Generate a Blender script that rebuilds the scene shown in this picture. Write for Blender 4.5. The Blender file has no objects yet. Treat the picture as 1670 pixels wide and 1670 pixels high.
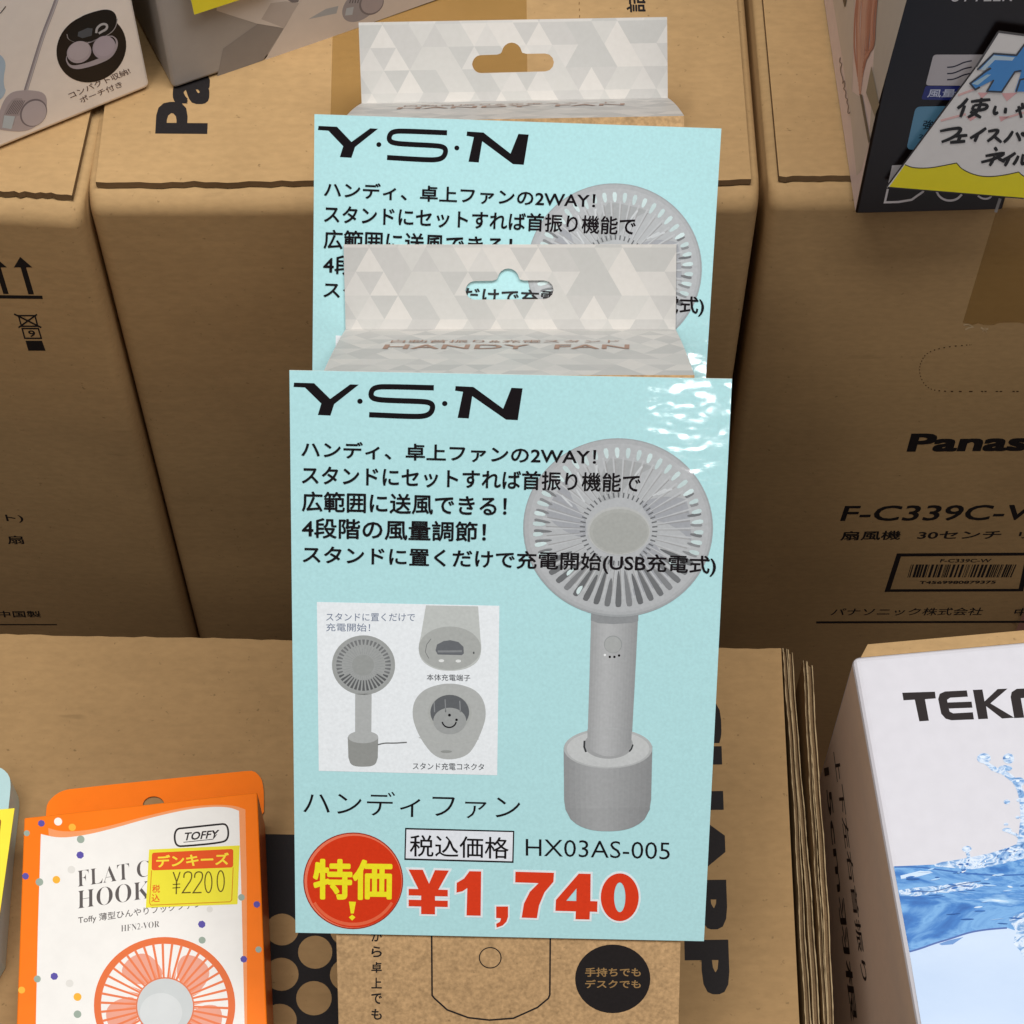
import bpy, bmesh, math, random
from mathutils import Vector, Matrix, Quaternion
from mathutils.geometry import tessellate_polygon
random.seed(7)
SC = bpy.context.scene
COL = SC.collection
R = math.radians

# ------------------------------------------------------------------ camera
FPX, PITCH, W0 = 3600.0, R(58.5), 1670.0        # focal length in photo pixels, look-down angle
CAM_Z = 1.30
cam = bpy.data.cameras.new('camera')
cam.sensor_width = 36.0
cam.lens = 36.0 * FPX / W0
cam.clip_start, cam.clip_end = 0.02, 60.0
cam_o = bpy.data.objects.new('camera', cam)
COL.objects.link(cam_o)
cam_o.location = (0, 0, CAM_Z)
cam_o.rotation_euler = (R(90) - PITCH, 0, 0)
SC.camera = cam_o

# ------------------------------------------------------------------ world, lamps, exposure
w = bpy.data.worlds.new('World'); SC.world = w; w.use_nodes = True
bg = w.node_tree.nodes['Background']
bg.inputs[0].default_value = (1.0, 0.98, 0.97, 1); bg.inputs[1].default_value = 0.05
SC.view_settings.view_transform = 'Standard'
SC.view_settings.look = 'None'
SC.view_settings.exposure = 0.0
SC.view_settings.gamma = 1.0
SC.view_settings.use_curve_mapping = False
SC.cycles.max_bounces = 6
def lamp(name, loc, target, sx, sy, power, col=(1.0, 0.985, 0.975)):
    d = bpy.data.lights.new(name, 'AREA'); d.shape = 'RECTANGLE'; d.size, d.size_y = sx, sy
    d.energy = power; d.color = col
    o = bpy.data.objects.new(name, d); COL.objects.link(o); o.location = loc
    o.rotation_euler = (Vector(target) - Vector(loc)).to_track_quat('-Z', 'Y').to_euler()
    return o
lamp('ceiling_lamp', (0.22, 0.28, 3.0), (0.22, 0.28, 0), 2.2, 0.7, 73)
lamp('ceiling_lamp', (-0.8, -1.0, 3.0), (-0.5, -0.2, 0), 0.5, 1.2, 15)

# ------------------------------------------------------------------ small maths
CAM = Vector((0, 0, CAM_Z))
DV = Vector((0, math.cos(PITCH), -math.sin(PITCH)))
UV = Vector((0, math.sin(PITCH), math.cos(PITCH)))
RV = Vector((1, 0, 0))
KEYS = dict(p=(0, 0, 1), c1=(0, 0, 2.982), c2=(500, 0, 2.386), c3=(1110, 0, 2.982), c4=(0, 400, 2.53), c5=(460, 360, 2.141),
            c6=(1110, 500, 2.982), d1=(460, 690, 2.227), d2=(460, 960, 4.175), d3=(840, 980, 3.975), d4=(460, 1260, 2.257),
            d5=(0, 1200, 3.479), d6=(420, 1470, 2.037), d7=(1110, 1000, 2.493), e1=(0, 0, 5.964), e2=(220, 0, 4.175),
            e3=(1310, 0, 4.639), e5=(0, 410, 9.275), e6=(0, 800, 6.958), e7=(1420, 880, 6.68), e8=(930, 0, 5.219),
            g1=(1240, 1040, 2.65), g2=(1430, 1080, 2.829), g3=(0, 1240, 3.883), g4=(840, 700, 4.912), g5=(230, 1260, 6.958))
def ray(x, y): return DV + RV * ((x - 835) / FPX) + UV * ((835 - y) / FPX)
def at_depth(x, y, z): return CAM + ray(x, y) * z
class Plane:
    """a real flat surface; measures taken off the photograph land on it"""
    def __init__(s, o, n):
        s.o, s.n = Vector(o), Vector(n).normalized()
        if s.n.dot(CAM - s.o) < 0: s.n = -s.n
    def hit(s, x, y):
        r = ray(x, y); return CAM + r * ((s.o - CAM).dot(s.n) / r.dot(s.n))
    def k(s, key, x, y):
        a, b, c = KEYS[key]; return s.hit(a + x / c, b + y / c)
    def off(s, d): return Plane(s.o + s.n * d, s.n)
def lin(c): c = c / 255.0; return c / 12.92 if c <= .04045 else ((c + .055) / 1.055) ** 2.4
def rgb(r, g, b): return (lin(r), lin(g), lin(b), 1)

# ------------------------------------------------------------------ materials
def mat_new(name):
    m = bpy.data.materials.new(name); m.use_nodes = True
    return m, m.node_tree.nodes, m.node_tree.links, m.node_tree.nodes['Principled BSDF']
def node(N, t, **kw):
    n = N.new(t)
    for k, v in kw.items(): setattr(n, k, v)
    return n
def film_bump(N, L, P, dist=8.0e-5, scale=125.0):
    tc = node(N, 'ShaderNodeTexCoord')
    no = node(N, 'ShaderNodeTexNoise'); no.inputs['Scale'].default_value = scale; no.inputs['Detail'].default_value = 1.0
    n2 = node(N, 'ShaderNodeTexNoise'); n2.inputs['Scale'].default_value = 28.0; n2.inputs['Detail'].default_value = 0.0
    mp = node(N, 'ShaderNodeMapping'); mp.inputs['Scale'].default_value = (1.0, 1.5, 1.5)
    L.new(tc.outputs['Object'], mp.inputs[0]); L.new(mp.outputs[0], no.inputs['Vector']); L.new(tc.outputs['Object'], n2.inputs['Vector'])
    mx = node(N, 'ShaderNodeMath', operation='MULTIPLY_ADD'); mx.inputs[1].default_value = 3.0
    L.new(n2.outputs[0], mx.inputs[0]); L.new(no.outputs[0], mx.inputs[2])
    b = node(N, 'ShaderNodeBump'); b.inputs['Strength'].default_value = 1.0; b.inputs['Distance'].default_value = dist
    L.new(mx.outputs[0], b.inputs['Height']); L.new(b.outputs[0], P.inputs['Normal'])
CACHE = {}
def ink(r, g, b, kind='card'):
    """flat printing ink; kind says what it is printed on: film (glossy laminate), card, kraft"""
    key = (r, g, b, kind)
    if key in CACHE: return CACHE[key]
    m, N, L, P = mat_new('ink_%s' % kind)
    P.inputs['Base Color'].default_value = rgb(r, g, b)
    if kind == 'film':
        P.inputs['Roughness'].default_value = 0.055; P.inputs['Specular IOR Level'].default_value = 0.5
        film_bump(N, L, P)
        tc = node(N, 'ShaderNodeTexCoord'); no = node(N, 'ShaderNodeTexNoise'); no.inputs['Scale'].default_value = 900.0; no.inputs['Detail'].default_value = 2.0
        L.new(tc.outputs['Object'], no.inputs['Vector']); mx = node(N, 'ShaderNodeMix', data_type='RGBA')
        base = rgb(r, g, b); mx.inputs[6].default_value = tuple(v * .90 for v in base[:3]) + (1,); mx.inputs[7].default_value = tuple(min(1, v * 1.10) for v in base[:3]) + (1,)
        L.new(no.outputs[0], mx.inputs[0]); L.new(mx.outputs[2], P.inputs['Base Color'])
    else:
        P.inputs['Roughness'].default_value = {'card': 0.45, 'gloss': 0.30, 'kraft': 0.7}[kind]; P.inputs['Specular IOR Level'].default_value = 0.2
        tc = node(N, 'ShaderNodeTexCoord'); no = node(N, 'ShaderNodeTexNoise')
        no.inputs['Scale'].default_value = 900.0 if kind == 'kraft' else 160.0; no.inputs['Detail'].default_value = 3.0
        L.new(tc.outputs['Object'], no.inputs['Vector'])
        mx = node(N, 'ShaderNodeMix', data_type='RGBA')
        a = 0.75 if kind == 'kraft' else 0.95
        base = rgb(r, g, b); lo = tuple(v * a for v in base[:3]) + (1,); hi = tuple(min(1, v * (2 - a)) for v in base[:3]) + (1,)
        mx.inputs[6].default_value, mx.inputs[7].default_value = lo, hi
        L.new(no.outputs[0], mx.inputs[0]); L.new(mx.outputs[2], P.inputs['Base Color'])
        bp = node(N, 'ShaderNodeBump'); bp.inputs['Strength'].default_value = 0.25; bp.inputs['Distance'].default_value = 5e-5
        L.new(no.outputs[0], bp.inputs['Height']); L.new(bp.outputs[0], P.inputs['Normal'])
    CACHE[key] = m
    return m
def kraft(name, base, fleck=0.0, vary=0.12):
    m, N, L, P = mat_new(name)
    tc = node(N, 'ShaderNodeTexCoord')
    def noise(sc, det, scale3=(1, 1, 1)):
        mp = node(N, 'ShaderNodeMapping'); mp.inputs['Scale'].default_value = scale3
        n = node(N, 'ShaderNodeTexNoise'); n.inputs['Scale'].default_value = sc; n.inputs['Detail'].default_value = det
        L.new(tc.outputs['Object'], mp.inputs[0]); L.new(mp.outputs[0], n.inputs['Vector']); return n.outputs[0]
    def ramp(src, p0, c0, p1, c1):
        r = node(N, 'ShaderNodeValToRGB'); e = r.color_ramp.elements
        e[0].position, e[1].position = p0, p1; e[0].color = (c0, c0, c0, 1); e[1].color = (c1, c1, c1, 1)
        L.new(src, r.inputs[0]); return r.outputs[0]
    def mul(a, b):
        x = node(N, 'ShaderNodeMix', data_type='RGBA', blend_type='MULTIPLY'); x.inputs[0].default_value = 1
        L.new(a, x.inputs[6]); L.new(b, x.inputs[7]); return x.outputs[2]
    c = node(N, 'ShaderNodeRGB'); c.outputs[0].default_value = base
    out = mul(c.outputs[0], ramp(noise(9, 4), .3, 1 - vary, .7, 1 + vary * .6))
    out = mul(out, ramp(noise(420, 4, (.5, 1, 1)), .3, .93, .7, 1.05))           # paper fibres
    out = mul(out, ramp(noise(150, 2, (.06, 1.6, 1.6)), .3, .975, .7, 1.02))        # faint flute lines
    out = mul(out, ramp(noise(420, 2), .22, .62, .30, 1.0))                        # rare dark specks
    out = mul(out, ramp(noise(75, 3, (.3, 1.6, 1.2)), .22, .80, .29, 1.0))        # short rubbed marks
    if fleck:
        out = mul(out, ramp(noise(330, 3, (1, .8, .8)), .36, 1 - fleck, .5, 1.0))
        out = mul(out, ramp(noise(700, 2), .3, .8, .7, 1.15))
    L.new(out, P.inputs['Base Color'])
    P.inputs['Roughness'].default_value = 0.72; P.inputs['Specular IOR Level'].default_value = 0.12
    bp = node(N, 'ShaderNodeBump'); bp.inputs['Strength'].default_value = 0.5; bp.inputs['Distance'].default_value = 5e-5
    a = node(N, 'ShaderNodeMath', operation='MULTIPLY_ADD'); a.inputs[1].default_value = 0.35
    L.new(noise(500, 3), a.inputs[0]); L.new(noise(40, 3, (.15, 1.5, 1.5)), a.inputs[2])
    L.new(a.outputs[0], bp.inputs['Height']); L.new(bp.outputs[0], P.inputs['Normal'])
    return m
KRAFT = kraft('kraft_board', (0.445, 0.285, 0.132, 1))
KRAFT_D = kraft('kraft_board_tan', (0.345, 0.214, 0.095, 1))
KRAFT_EDGE = kraft('board_cut_edge', (0.22, 0.14, 0.07, 1), vary=.3)
KRAFT_PALE = kraft('board_liner_edge', (0.40, 0.295, 0.165, 1), vary=.25)
CORK = kraft('flecked_kraft', (0.53, 0.335, 0.165, 1), fleck=.13)
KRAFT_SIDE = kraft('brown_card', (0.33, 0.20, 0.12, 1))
def tape_mat(name, col, rough=.16, alpha=1.0):
    m, N, L, P = mat_new(name)
    P.inputs['Base Color'].default_value = col; P.inputs['Roughness'].default_value = rough; P.inputs['Alpha'].default_value = alpha
    film_bump(N, L, P, 2.0e-5, 160)
    return m
TAPE = tape_mat('amber_packing_tape', (0.40, 0.22, 0.05, 1), .3, .5)
def triangle_print():
    m, N, L, P = mat_new('triangle_print')
    uv = node(N, 'ShaderNodeUVMap'); sp = node(N, 'ShaderNodeSeparateXYZ'); L.new(uv.outputs[0], sp.inputs[0])
    def M(op, a, b=None, c=None):
        n = node(N, 'ShaderNodeMath', operation=op)
        for i, v in enumerate((a, b, c)):
            if v is None: continue
            if isinstance(v, (int, float)): n.inputs[i].default_value = v
            else: L.new(v, n.inputs[i])
        return n.outputs[0]
    h = 0.0090; e = h * 1.1547
    v = M('DIVIDE', sp.outputs[1], h); u = M('DIVIDE', sp.outputs[0], e)
    us = M('SUBTRACT', u, M('MULTIPLY', v, .5))
    fu, fv = M('FRACT', us), M('FRACT', v)
    half = M('GREATER_THAN', M('ADD', fu, fv), 1.0)
    cx = node(N, 'ShaderNodeCombineXYZ')
    L.new(M('FLOOR', us), cx.inputs[0]); L.new(M('FLOOR', v), cx.inputs[1]); L.new(M('MULTIPLY', half, 7.31), cx.inputs[2])
    wn = node(N, 'ShaderNodeTexWhiteNoise', noise_dimensions='3D'); L.new(cx.outputs[0], wn.inputs['Vector'])
    r = node(N, 'ShaderNodeValToRGB'); r.color_ramp.interpolation = 'CONSTANT'
    cols = [(0, (188, 186, 182)), (.2, (200, 197, 192)), (.45, (195, 193, 188)), (.65, (206, 202, 196)), (.82, (184, 183, 179))]
    el = r.color_ramp.elements
    while len(el) < len(cols): el.new(.5)
    for k, (pz, c) in enumerate(cols): el[k].position = pz; el[k].color = rgb(*c)
    L.new(wn.outputs[0], r.inputs[0])
    tc = node(N, 'ShaderNodeTexCoord'); no = node(N, 'ShaderNodeTexNoise'); no.inputs['Scale'].default_value = 500; no.inputs['Detail'].default_value = 4
    L.new(tc.outputs['Object'], no.inputs['Vector'])
    mx = node(N, 'ShaderNodeMix', data_type='RGBA', blend_type='MULTIPLY'); mx.inputs[0].default_value = 1
    rr = node(N, 'ShaderNodeValToRGB'); rr.color_ramp.elements[0].color = (.93, .93, .92, 1); rr.color_ramp.elements[1].color = (1.03, 1.03, 1.03, 1)
    L.new(no.outputs[0], rr.inputs[0]); L.new(r.outputs[0], mx.inputs[6]); L.new(rr.outputs[0], mx.inputs[7])
    L.new(mx.outputs[2], P.inputs['Base Color']); P.inputs['Roughness'].default_value = .5
    n2 = node(N, 'ShaderNodeTexNoise'); n2.inputs['Scale'].default_value = 45; L.new(tc.outputs['Object'], n2.inputs['Vector'])
    bp = node(N, 'ShaderNodeBump'); bp.inputs['Strength'].default_value = .5; bp.inputs['Distance'].default_value = 6e-4
    L.new(n2.outputs[0], bp.inputs['Height']); L.new(bp.outputs[0], P.inputs['Normal'])
    return m
TRI = triangle_print()
def water_print(name, stops, scale, stretch, rough=.3):
    m, N, L, P = mat_new(name)
    tc = node(N, 'ShaderNodeTexCoord'); mp = node(N, 'ShaderNodeMapping'); mp.inputs['Scale'].default_value = stretch
    no = node(N, 'ShaderNodeTexNoise'); no.inputs['Scale'].default_value = scale; no.inputs['Detail'].default_value = 7; no.inputs['Roughness'].default_value = .58; no.inputs['Distortion'].default_value = 1.8
    L.new(tc.outputs['Object'], mp.inputs[0]); L.new(mp.outputs[0], no.inputs['Vector'])
    r = node(N, 'ShaderNodeValToRGB'); el = r.color_ramp.elements
    while len(el) < len(stops): el.new(.5)
    for k, (p_, c) in enumerate(stops): el[k].position = p_; el[k].color = rgb(*c)
    L.new(no.outputs[0], r.inputs[0]); L.new(r.outputs[0], P.inputs['Base Color']); P.inputs['Roughness'].default_value = rough
    return m

# ------------------------------------------------------------------ object helpers
def thing(name, label, cat, loc, group=None):
    o = bpy.data.objects.new(name, None); COL.objects.link(o); o.location = loc; o.empty_display_size = .02
    o['label'] = label; o['category'] = cat
    if group: o['group'] = group
    return o
class MB:
    def __init__(s): s.v, s.f, s.m, s.uv = [], [], [], []
    def face(s, pts, mat, n=None, uv=None):
        pts = [Vector(q) for q in pts]
        if n is not None:
            nn = Vector((0, 0, 0))
            for i in range(len(pts)): nn += pts[i].cross(pts[(i + 1) % len(pts)])
            if nn.dot(n) < 0:
                pts.reverse(); uv = list(reversed(uv)) if uv else None
        b = len(s.v); s.v += pts; s.f.append(tuple(range(b, b + len(pts)))); s.m.append(mat); s.uv.append(uv)
    def tess(s, loops, mat, n, uvf=None):
        """flat polygon with optional holes"""
        flat = [p for l in loops for p in l]
        # project to 2D on the dominant frame for stable triangulation
        ex = n.orthogonal().normalized(); ey = n.cross(ex)
        l2 = [[Vector((p.dot(ex), p.dot(ey), 0)) for p in l] for l in loops]
        for t in tessellate_polygon(l2):
            q = [flat[i] for i in t]
            s.face(q, mat, n, [uvf(p) for p in q] if uvf else None)
    def box(s, c8, mat, mats=None):
        """c8: bottom 4 then top 4, both counter-clockwise"""
        F = [(3, 2, 1, 0), (4, 5, 6, 7), (0, 1, 5, 4), (1, 2, 6, 5), (2, 3, 7, 6), (3, 0, 4, 7)]
        ctr = sum((Vector(q) for q in c8), Vector()) / 8
        for i, f in enumerate(F):
            pts = [Vector(c8[k]) for k in f]; mid = sum(pts, Vector()) / 4
            s.face(pts, (mats or {}).get(i, mat), mid - ctr)
    def build(s, name, parent, root, smooth=False, bevel=0, merge=False):
        me = bpy.data.meshes.new(name); org = root.location if root else Vector()
        me.from_pydata([tuple(q - org) for q in s.v], [], s.f)
        slots = []
        for m_ in s.m:
            if m_ not in slots: slots.append(m_); me.materials.append(m_)
        for p, m_ in zip(me.polygons, s.m): p.material_index = slots.index(m_)
        if any(u for u in s.uv):
            ul = me.uv_layers.new(name='UVMap')
            for p, u in zip(me.polygons, s.uv):
                if u:
                    for li, q in zip(p.loop_indices, u): ul.data[li].uv = q
        if merge or bevel:
            bm = bmesh.new(); bm.from_mesh(me); bmesh.ops.remove_doubles(bm, verts=bm.verts, dist=2e-5)
            if bevel:
                es = [e for e in bm.edges if len(e.link_faces) == 2 and e.calc_face_angle(0) > .5]
                bmesh.ops.bevel(bm, geom=es, offset=bevel, segments=3, affect='EDGES', profile=.5)
            bm.to_mesh(me); bm.free()
        for p in me.polygons: p.use_smooth = smooth
        o = bpy.data.objects.new(name, me); COL.objects.link(o)
        if parent: o.parent = parent
        return o
LIFT, STEP = 7e-5, 1.3e-5
class Print:
    """ink, lettering and pictures lying on one flat face"""
    def __init__(s, plane, key='p', kind='card', lvl=0): s.pl, s.key, s.kind, s.mb, s.lvl = plane, key, kind, MB(), lvl
    def P(s, q, key=None): return s.pl.k(key or s.key, *q) + s.pl.n * (LIFT + STEP * s.lvl)
    def up(s, n=1): s.lvl += n; return s
    def M(s, c): return ink(*c, s.kind) if isinstance(c, tuple) else c
    def poly(s, pts, c, holes=(), key=None):
        s.mb.tess([[s.P(q, key) for q in l] for l in [pts, *holes]], s.M(c), s.pl.n); return s
    def ell(s, cx, cy, rx, ry, c, n=40, rot=0, a0=0, a1=360, hole=None, key=None):
        pts = ell_pts(cx, cy, rx, ry, n, rot, a0, a1)
        s.poly(pts, c, [ell_pts(cx, cy, rx * hole, ry * hole, n, rot)] if hole else (), key); return s
    def stroke(s, pts, wd, c, closed=False, key=None, smooth=0):
        if smooth: pts = chaikin(pts, smooth, closed)
        n = len(pts); A, B = [], []
        for i in range(n):
            p = Vector(pts[i]); a = Vector(pts[i - 1]) if (i or closed) else None; b = Vector(pts[(i + 1) % n]) if (i < n - 1 or closed) else None
            d1 = (p - a).normalized() if a is not None else None; d2 = (b - p).normalized() if b is not None else None
            d1 = d1 or d2; d2 = d2 or d1
            t = (d1 + d2)
            t = t.normalized() if t.length > 1e-6 else d1
            nn = Vector((-t.y, t.x)); k = 1 / max(.5, nn.dot(Vector((-d1.y, d1.x))))
            ww = wd[min(len(wd) - 1, int(i * len(wd) / n))] if isinstance(wd, (list, tuple)) else wd
            A.append(p + nn * ww * .5 * k); B.append(p - nn * ww * .5 * k)
        for i in range(n if closed else n - 1):
            j = (i + 1) % n
            s.mb.face([s.P(q, key) for q in (A[i], A[j], B[j], B[i])], s.M(c), s.pl.n)
        return s
    def text(s, t, bl, br, tl, c, off=0.0, font=None, ref=None, key=None, sq=None):
        """off > 0 thickens the strokes: nine shifted impressions, a hair apart in height"""
        sq = font == 'square'; font = None
        V, F, bb = glyphs(t, min(off, 0.0), font)
        if ref: bb = glyphs(ref, min(off, 0.0), font)[2]
        r_ = max(off, 0.0)
        B, Rr, T = s.P(bl, key), s.P(br, key), s.P(tl, key)
        m = s.M(c); x0, y0, x1, y1 = bb[0] - r_, bb[1] - r_, bb[2] + r_, bb[3] + r_
        shifts = [(0, 0)]
        if r_:
            nd = 8 if r_ < .03 else 16
            for k in range(nd):
                a = 2 * math.pi * k / nd; q = 1 / max(abs(math.cos(a)), abs(math.sin(a))) if sq else 1
                shifts.append((r_ * q * math.cos(a), r_ * q * math.sin(a)))
        for k, (dx, dy) in enumerate(shifts):
            z = s.pl.n * (1.0e-6 * k)
            q = [B + (Rr - B) * ((x + dx - x0) / (x1 - x0)) + (T - B) * ((y + dy - y0) / (y1 - y0)) + z for x, y in V]
            for f in F: s.mb.face([q[i] for i in f], m, s.pl.n)
        return s
    def build(s, name, parent, root): return s.mb.build(name, parent, root)
def ell_pts(cx, cy, rx, ry, n=40, rot=0, a0=0, a1=360):
    full = abs(a1 - a0) >= 360; out = []
    for i in range(n if full else n + 1):
        a = R(a0 + (a1 - a0) * i / n); x, y = rx * math.cos(a), ry * math.sin(a); cr, sr = math.cos(R(rot)), math.sin(R(rot))
        out.append((cx + x * cr - y * sr, cy + x * sr + y * cr))
    return out
def chaikin(pts, it, closed=False):
    for _ in range(it):
        o = [] if closed else [pts[0]]
        for i in range(len(pts) if closed else len(pts) - 1):
            a, b = pts[i], pts[(i + 1) % len(pts)]
            o += [(a[0] * .75 + b[0] * .25, a[1] * .75 + b[1] * .25), (a[0] * .25 + b[0] * .75, a[1] * .25 + b[1] * .75)]
        if not closed: o.append(pts[-1])
        pts = o
    return pts
def rrect(q, r, n=5):
    """rounded corners on a quad given in drawing units"""
    out = []
    for i in range(len(q)):
        p, a, b = Vector(q[i]), Vector(q[i - 1]), Vector(q[(i + 1) % len(q)])
        u, v = (a - p).normalized() * r, (b - p).normalized() * r
        for k in range(n + 1):
            t = k / n; out.append(tuple(p + u * (1 - t) ** 2 + v * t ** 2))
    return out
SANS = 'square'                                             # built-in face, thickened with square corners
GC = {}
def glyphs(t, off, font):
    k = (t, off, font)
    if k in GC: return GC[k]
    cu = bpy.data.curves.new('lettering', 'FONT'); cu.body = t; cu.size = 1; cu.resolution_u = 3; cu.offset = off
    if font: cu.font = font
    o = bpy.data.objects.new('lettering', cu); COL.objects.link(o); bpy.context.view_layer.update()
    me = o.evaluated_get(bpy.context.evaluated_depsgraph_get()).to_mesh()
    V = [(v.co.x, v.co.y) for v in me.vertices]; F = [tuple(p.vertices) for p in me.polygons]
    used = {i for f in F for i in f}
    xs = [V[i][0] for i in used]; ys = [V[i][1] for i in used]
    GC[k] = (V, F, (min(xs), min(ys), max(xs), max(ys)))
    bpy.data.objects.remove(o); bpy.data.curves.remove(cu)
    return GC[k]
BLACK = (32, 28, 28)

# ================================================================== the fixed planes of the place
SIGN_W = 0.148                                             # an A5 sheet
s_top = at_depth(833, 611, SIGN_W * FPX / 722)
s_bot = at_depth(815, 1528, SIGN_W * FPX / 667)
lean_up = (s_top - s_bot); lean_up.x = 0; lean_up.normalize()
n_out = Vector((1, 0, 0)).cross(lean_up); n_out = n_out if n_out.y < 0 else -n_out      # towards the viewer
SIGN = Plane(s_top, n_out)
BOXF = SIGN.off(-0.0012)                                   # front of the leaning fan box
zf = (BOXF.hit(830, 606) - CAM).dot(DV)
BOX_T = 0.0  # thickness of a fan box, set from the gap to the rear one
BOX_L = 0.268
b_tl, b_tr = BOXF.k('c5', 139, 530), BOXF.k('c5', 1440, 548)
b_tl, b_tr = (b_tl + (b_tr - b_tl) * .0), b_tr
s_top2 = at_depth(845, 198, SIGN_W * FPX / 664)
STEP_BACK = s_top2 - s_top
BOX_T = STEP_BACK.dot(-n_out) - .0022
low = (b_tl + b_tr) / 2 - lean_up * BOX_L - n_out * BOX_T
Z_D = min(low.z, (low + STEP_BACK).z) - 0.0005             # top of the carton the fan boxes stand on
back_pt = (b_tl + b_tr) / 2 + STEP_BACK - n_out * (BOX_T + .002)     # rear plane of the rear box
rB = ray(690, 318)                                         # front top edge of the tall cartons touches it
tB = (back_pt - CAM).dot(n_out) / rB.dot(n_out)
Z_B = (CAM + rB * tB).z
print('lean', math.degrees(math.asin(lean_up.z)), 'T', BOX_T, 'Z_D', Z_D, 'Z_B', Z_B, 'low', low.z, (low + STEP_BACK).z, 'stepback', STEP_BACK)
TOPD = Plane((0, .4, Z_D), (0, 0, 1))
TOPB = Plane((0, .5, Z_B), (0, 0, 1))
UP = Vector((0, 0, 1))

# lamp whose mirror image breaks up on the laminated signs
hp = SIGN.hit(1122, 668); vd = (hp - CAM).normalized(); rf = vd - 2 * vd.dot(n_out) * n_out
lp = hp + rf * ((3.0 - hp.z) / rf.z)
print('glint lamp', lp)
lamp('ceiling_lamp', lp, hp, 0.09, 0.05, 0.95)

# ------------------------------------------------------------------ floor
mb = MB(); mb.face([(-3, -2, 0), (3, -2, 0), (3, 4, 0), (-3, 4, 0)], ink(96, 62, 50, 'card'), UP)
fl = mb.build('floor', None, None); fl['kind'] = 'structure'

# ================================================================== cartons
def flat_n(v): v = Vector((v.x, v.y, 0)); return v.normalized()
def rag_sheet(mb, a, b, dep, th, zt, mat, edge, amp=.0006, n=60):
    """a board sheet whose front cut edge runs a->b and is slightly ragged"""
    ex = (b - a); L_ = ex.length; ex.normalize()
    pts = [a + ex * (L_ * i / n) - dep.normalized() * random.uniform(-amp, amp) for i in range(n + 1)]
    for i in range(n):
        p, q = pts[i], pts[i + 1]
        P0, Q0 = Vector((p.x, p.y, zt)), Vector((q.x, q.y, zt))
        mb.face([P0, Q0, b + dep + UP * (zt - b.z) if i == n - 1 else Q0 + dep, P0 + dep], mat, UP)
        mb.face([P0, Q0, Q0 - UP * th, P0 - UP * th], edge, -dep)
    for p in (a, b):
        P0 = Vector((p.x, p.y, zt)); mb.face([P0, P0 + dep, P0 + dep - UP * th, P0 - UP * th], edge, p - (a + b) / 2)
def tall_carton(label, fl_px, fr_px, depth, rad, group):
    """a tall carton on the floor: rounded fold at the front top edge, top flap ending just behind it"""
    a, b = TOPB.hit(*fl_px), TOPB.hit(*fr_px)
    ex = flat_n(b - a); ey = Vector((-ex.y, ex.x, 0))
    root = thing('cardboard_carton', label, 'carton', Vector(((a.x + b.x) / 2, (a.y + b.y) / 2, 0)) + ey * depth / 2, group)
    th = .004; zt = Z_B - th
    # body: profile swept along ex, with rounded fold
    prof = [(0, 0.002)] + [(rad - rad * math.cos(t), zt - rad + rad * math.sin(t)) for t in [R(90) * i / 8 for i in range(9)]] + [(depth, zt), (depth, .002)]
    r2 = .006; W = (b - a).length; mb = MB()
    def station(inset, x): return [a + ex * x + ey * (max(y, inset) if y < depth / 2 else depth - inset) + UP * (z - Z_B) + UP * 0 for y, z in prof]
    def st(x, ins):
        out = []
        for y, z in prof:
            yy = y + ins * (1 if y < depth / 2 else -1)
            out.append(Vector((a.x, a.y, 0)) + ex * x + ey * yy + UP * (z - (ins * .35 if z > .1 else 0)))
        return out
    xs = [(r2 * (1 - math.cos(t)), r2 * (1 - math.sin(t))) for t in [R(90) * i / 4 for i in range(5)]]
    sts = [st(x, i_) for x, i_ in xs] + [st(W - x, i_) for x, i_ in reversed(xs)]
    for s0, s1 in zip(sts, sts[1:]):
        for i in range(len(prof) - 1): mb.face([s0[i], s1[i], s1[i + 1], s0[i + 1]], KRAFT)
    for s_ in (sts[0], sts[-1]): mb.face(s_, KRAFT)
    me = mb.build('body', root, root, smooth=True, merge=True)
    bm = bmesh.new(); bm.from_mesh(me.data); bmesh.ops.recalc_face_normals(bm, faces=bm.faces)
    for e in bm.edges:
        if len(e.link_faces) == 2 and e.calc_face_angle(0) > .9: e.smooth = False
    bm.to_mesh(me.data); bm.free()
    mt = MB(); o = a + ey * (rad * .85) + ex * .004
    rag_sheet(mt, o, b + ey * (rad * .85) - ex * .004, ey * (depth - rad), th - .0006, Z_B, KRAFT, KRAFT_EDGE)
    mt.build('top_flap', root, root)
    front = Plane(Vector((a.x, a.y, 0)), -ey)
    return root, front, a, b, ex, ey
TOPP = Plane((0, 0, Z_B), UP)
grp = 'tall brown cartons side by side at the back'
# --- left carton
rA, fA, aA, bA, exA, eyA = tall_carton('tall brown carton with two printed up arrows, left of the price signs', (-420, 312), (128, 342), .30, .009, grp)
p = Print(fA, 'e5', 'kraft')
p.poly([(305, 80), (490, 240), (395, 240), (515, 648), (430, 648), (312, 240), (210, 240)], BLACK)
p.poly([(-80, 80), (105, 240), (10, 240), (132, 642), (52, 642), (-72, 240), (-175, 240)], BLACK)
p.poly([(-330, 655), (640, 668), (648, 718), (-325, 705)], BLACK)
for q in ([(280, 970), (530, 970), (570, 1130), (325, 1130)], [(335, 1165), (580, 1165), (625, 1312), (375, 1312)]): p.stroke(q, 22, BLACK, closed=True)
p.poly([(385, 1350), (635, 1350), (690, 1500), (430, 1500)], BLACK)
p.text('9', (440, 1290), (545, 1290), (418, 1192), BLACK, .02)
p.up().stroke([(215, 945), (625, 1150)], 24, BLACK); p.up().stroke([(560, 950), (280, 1150)], 24, BLACK)
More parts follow.
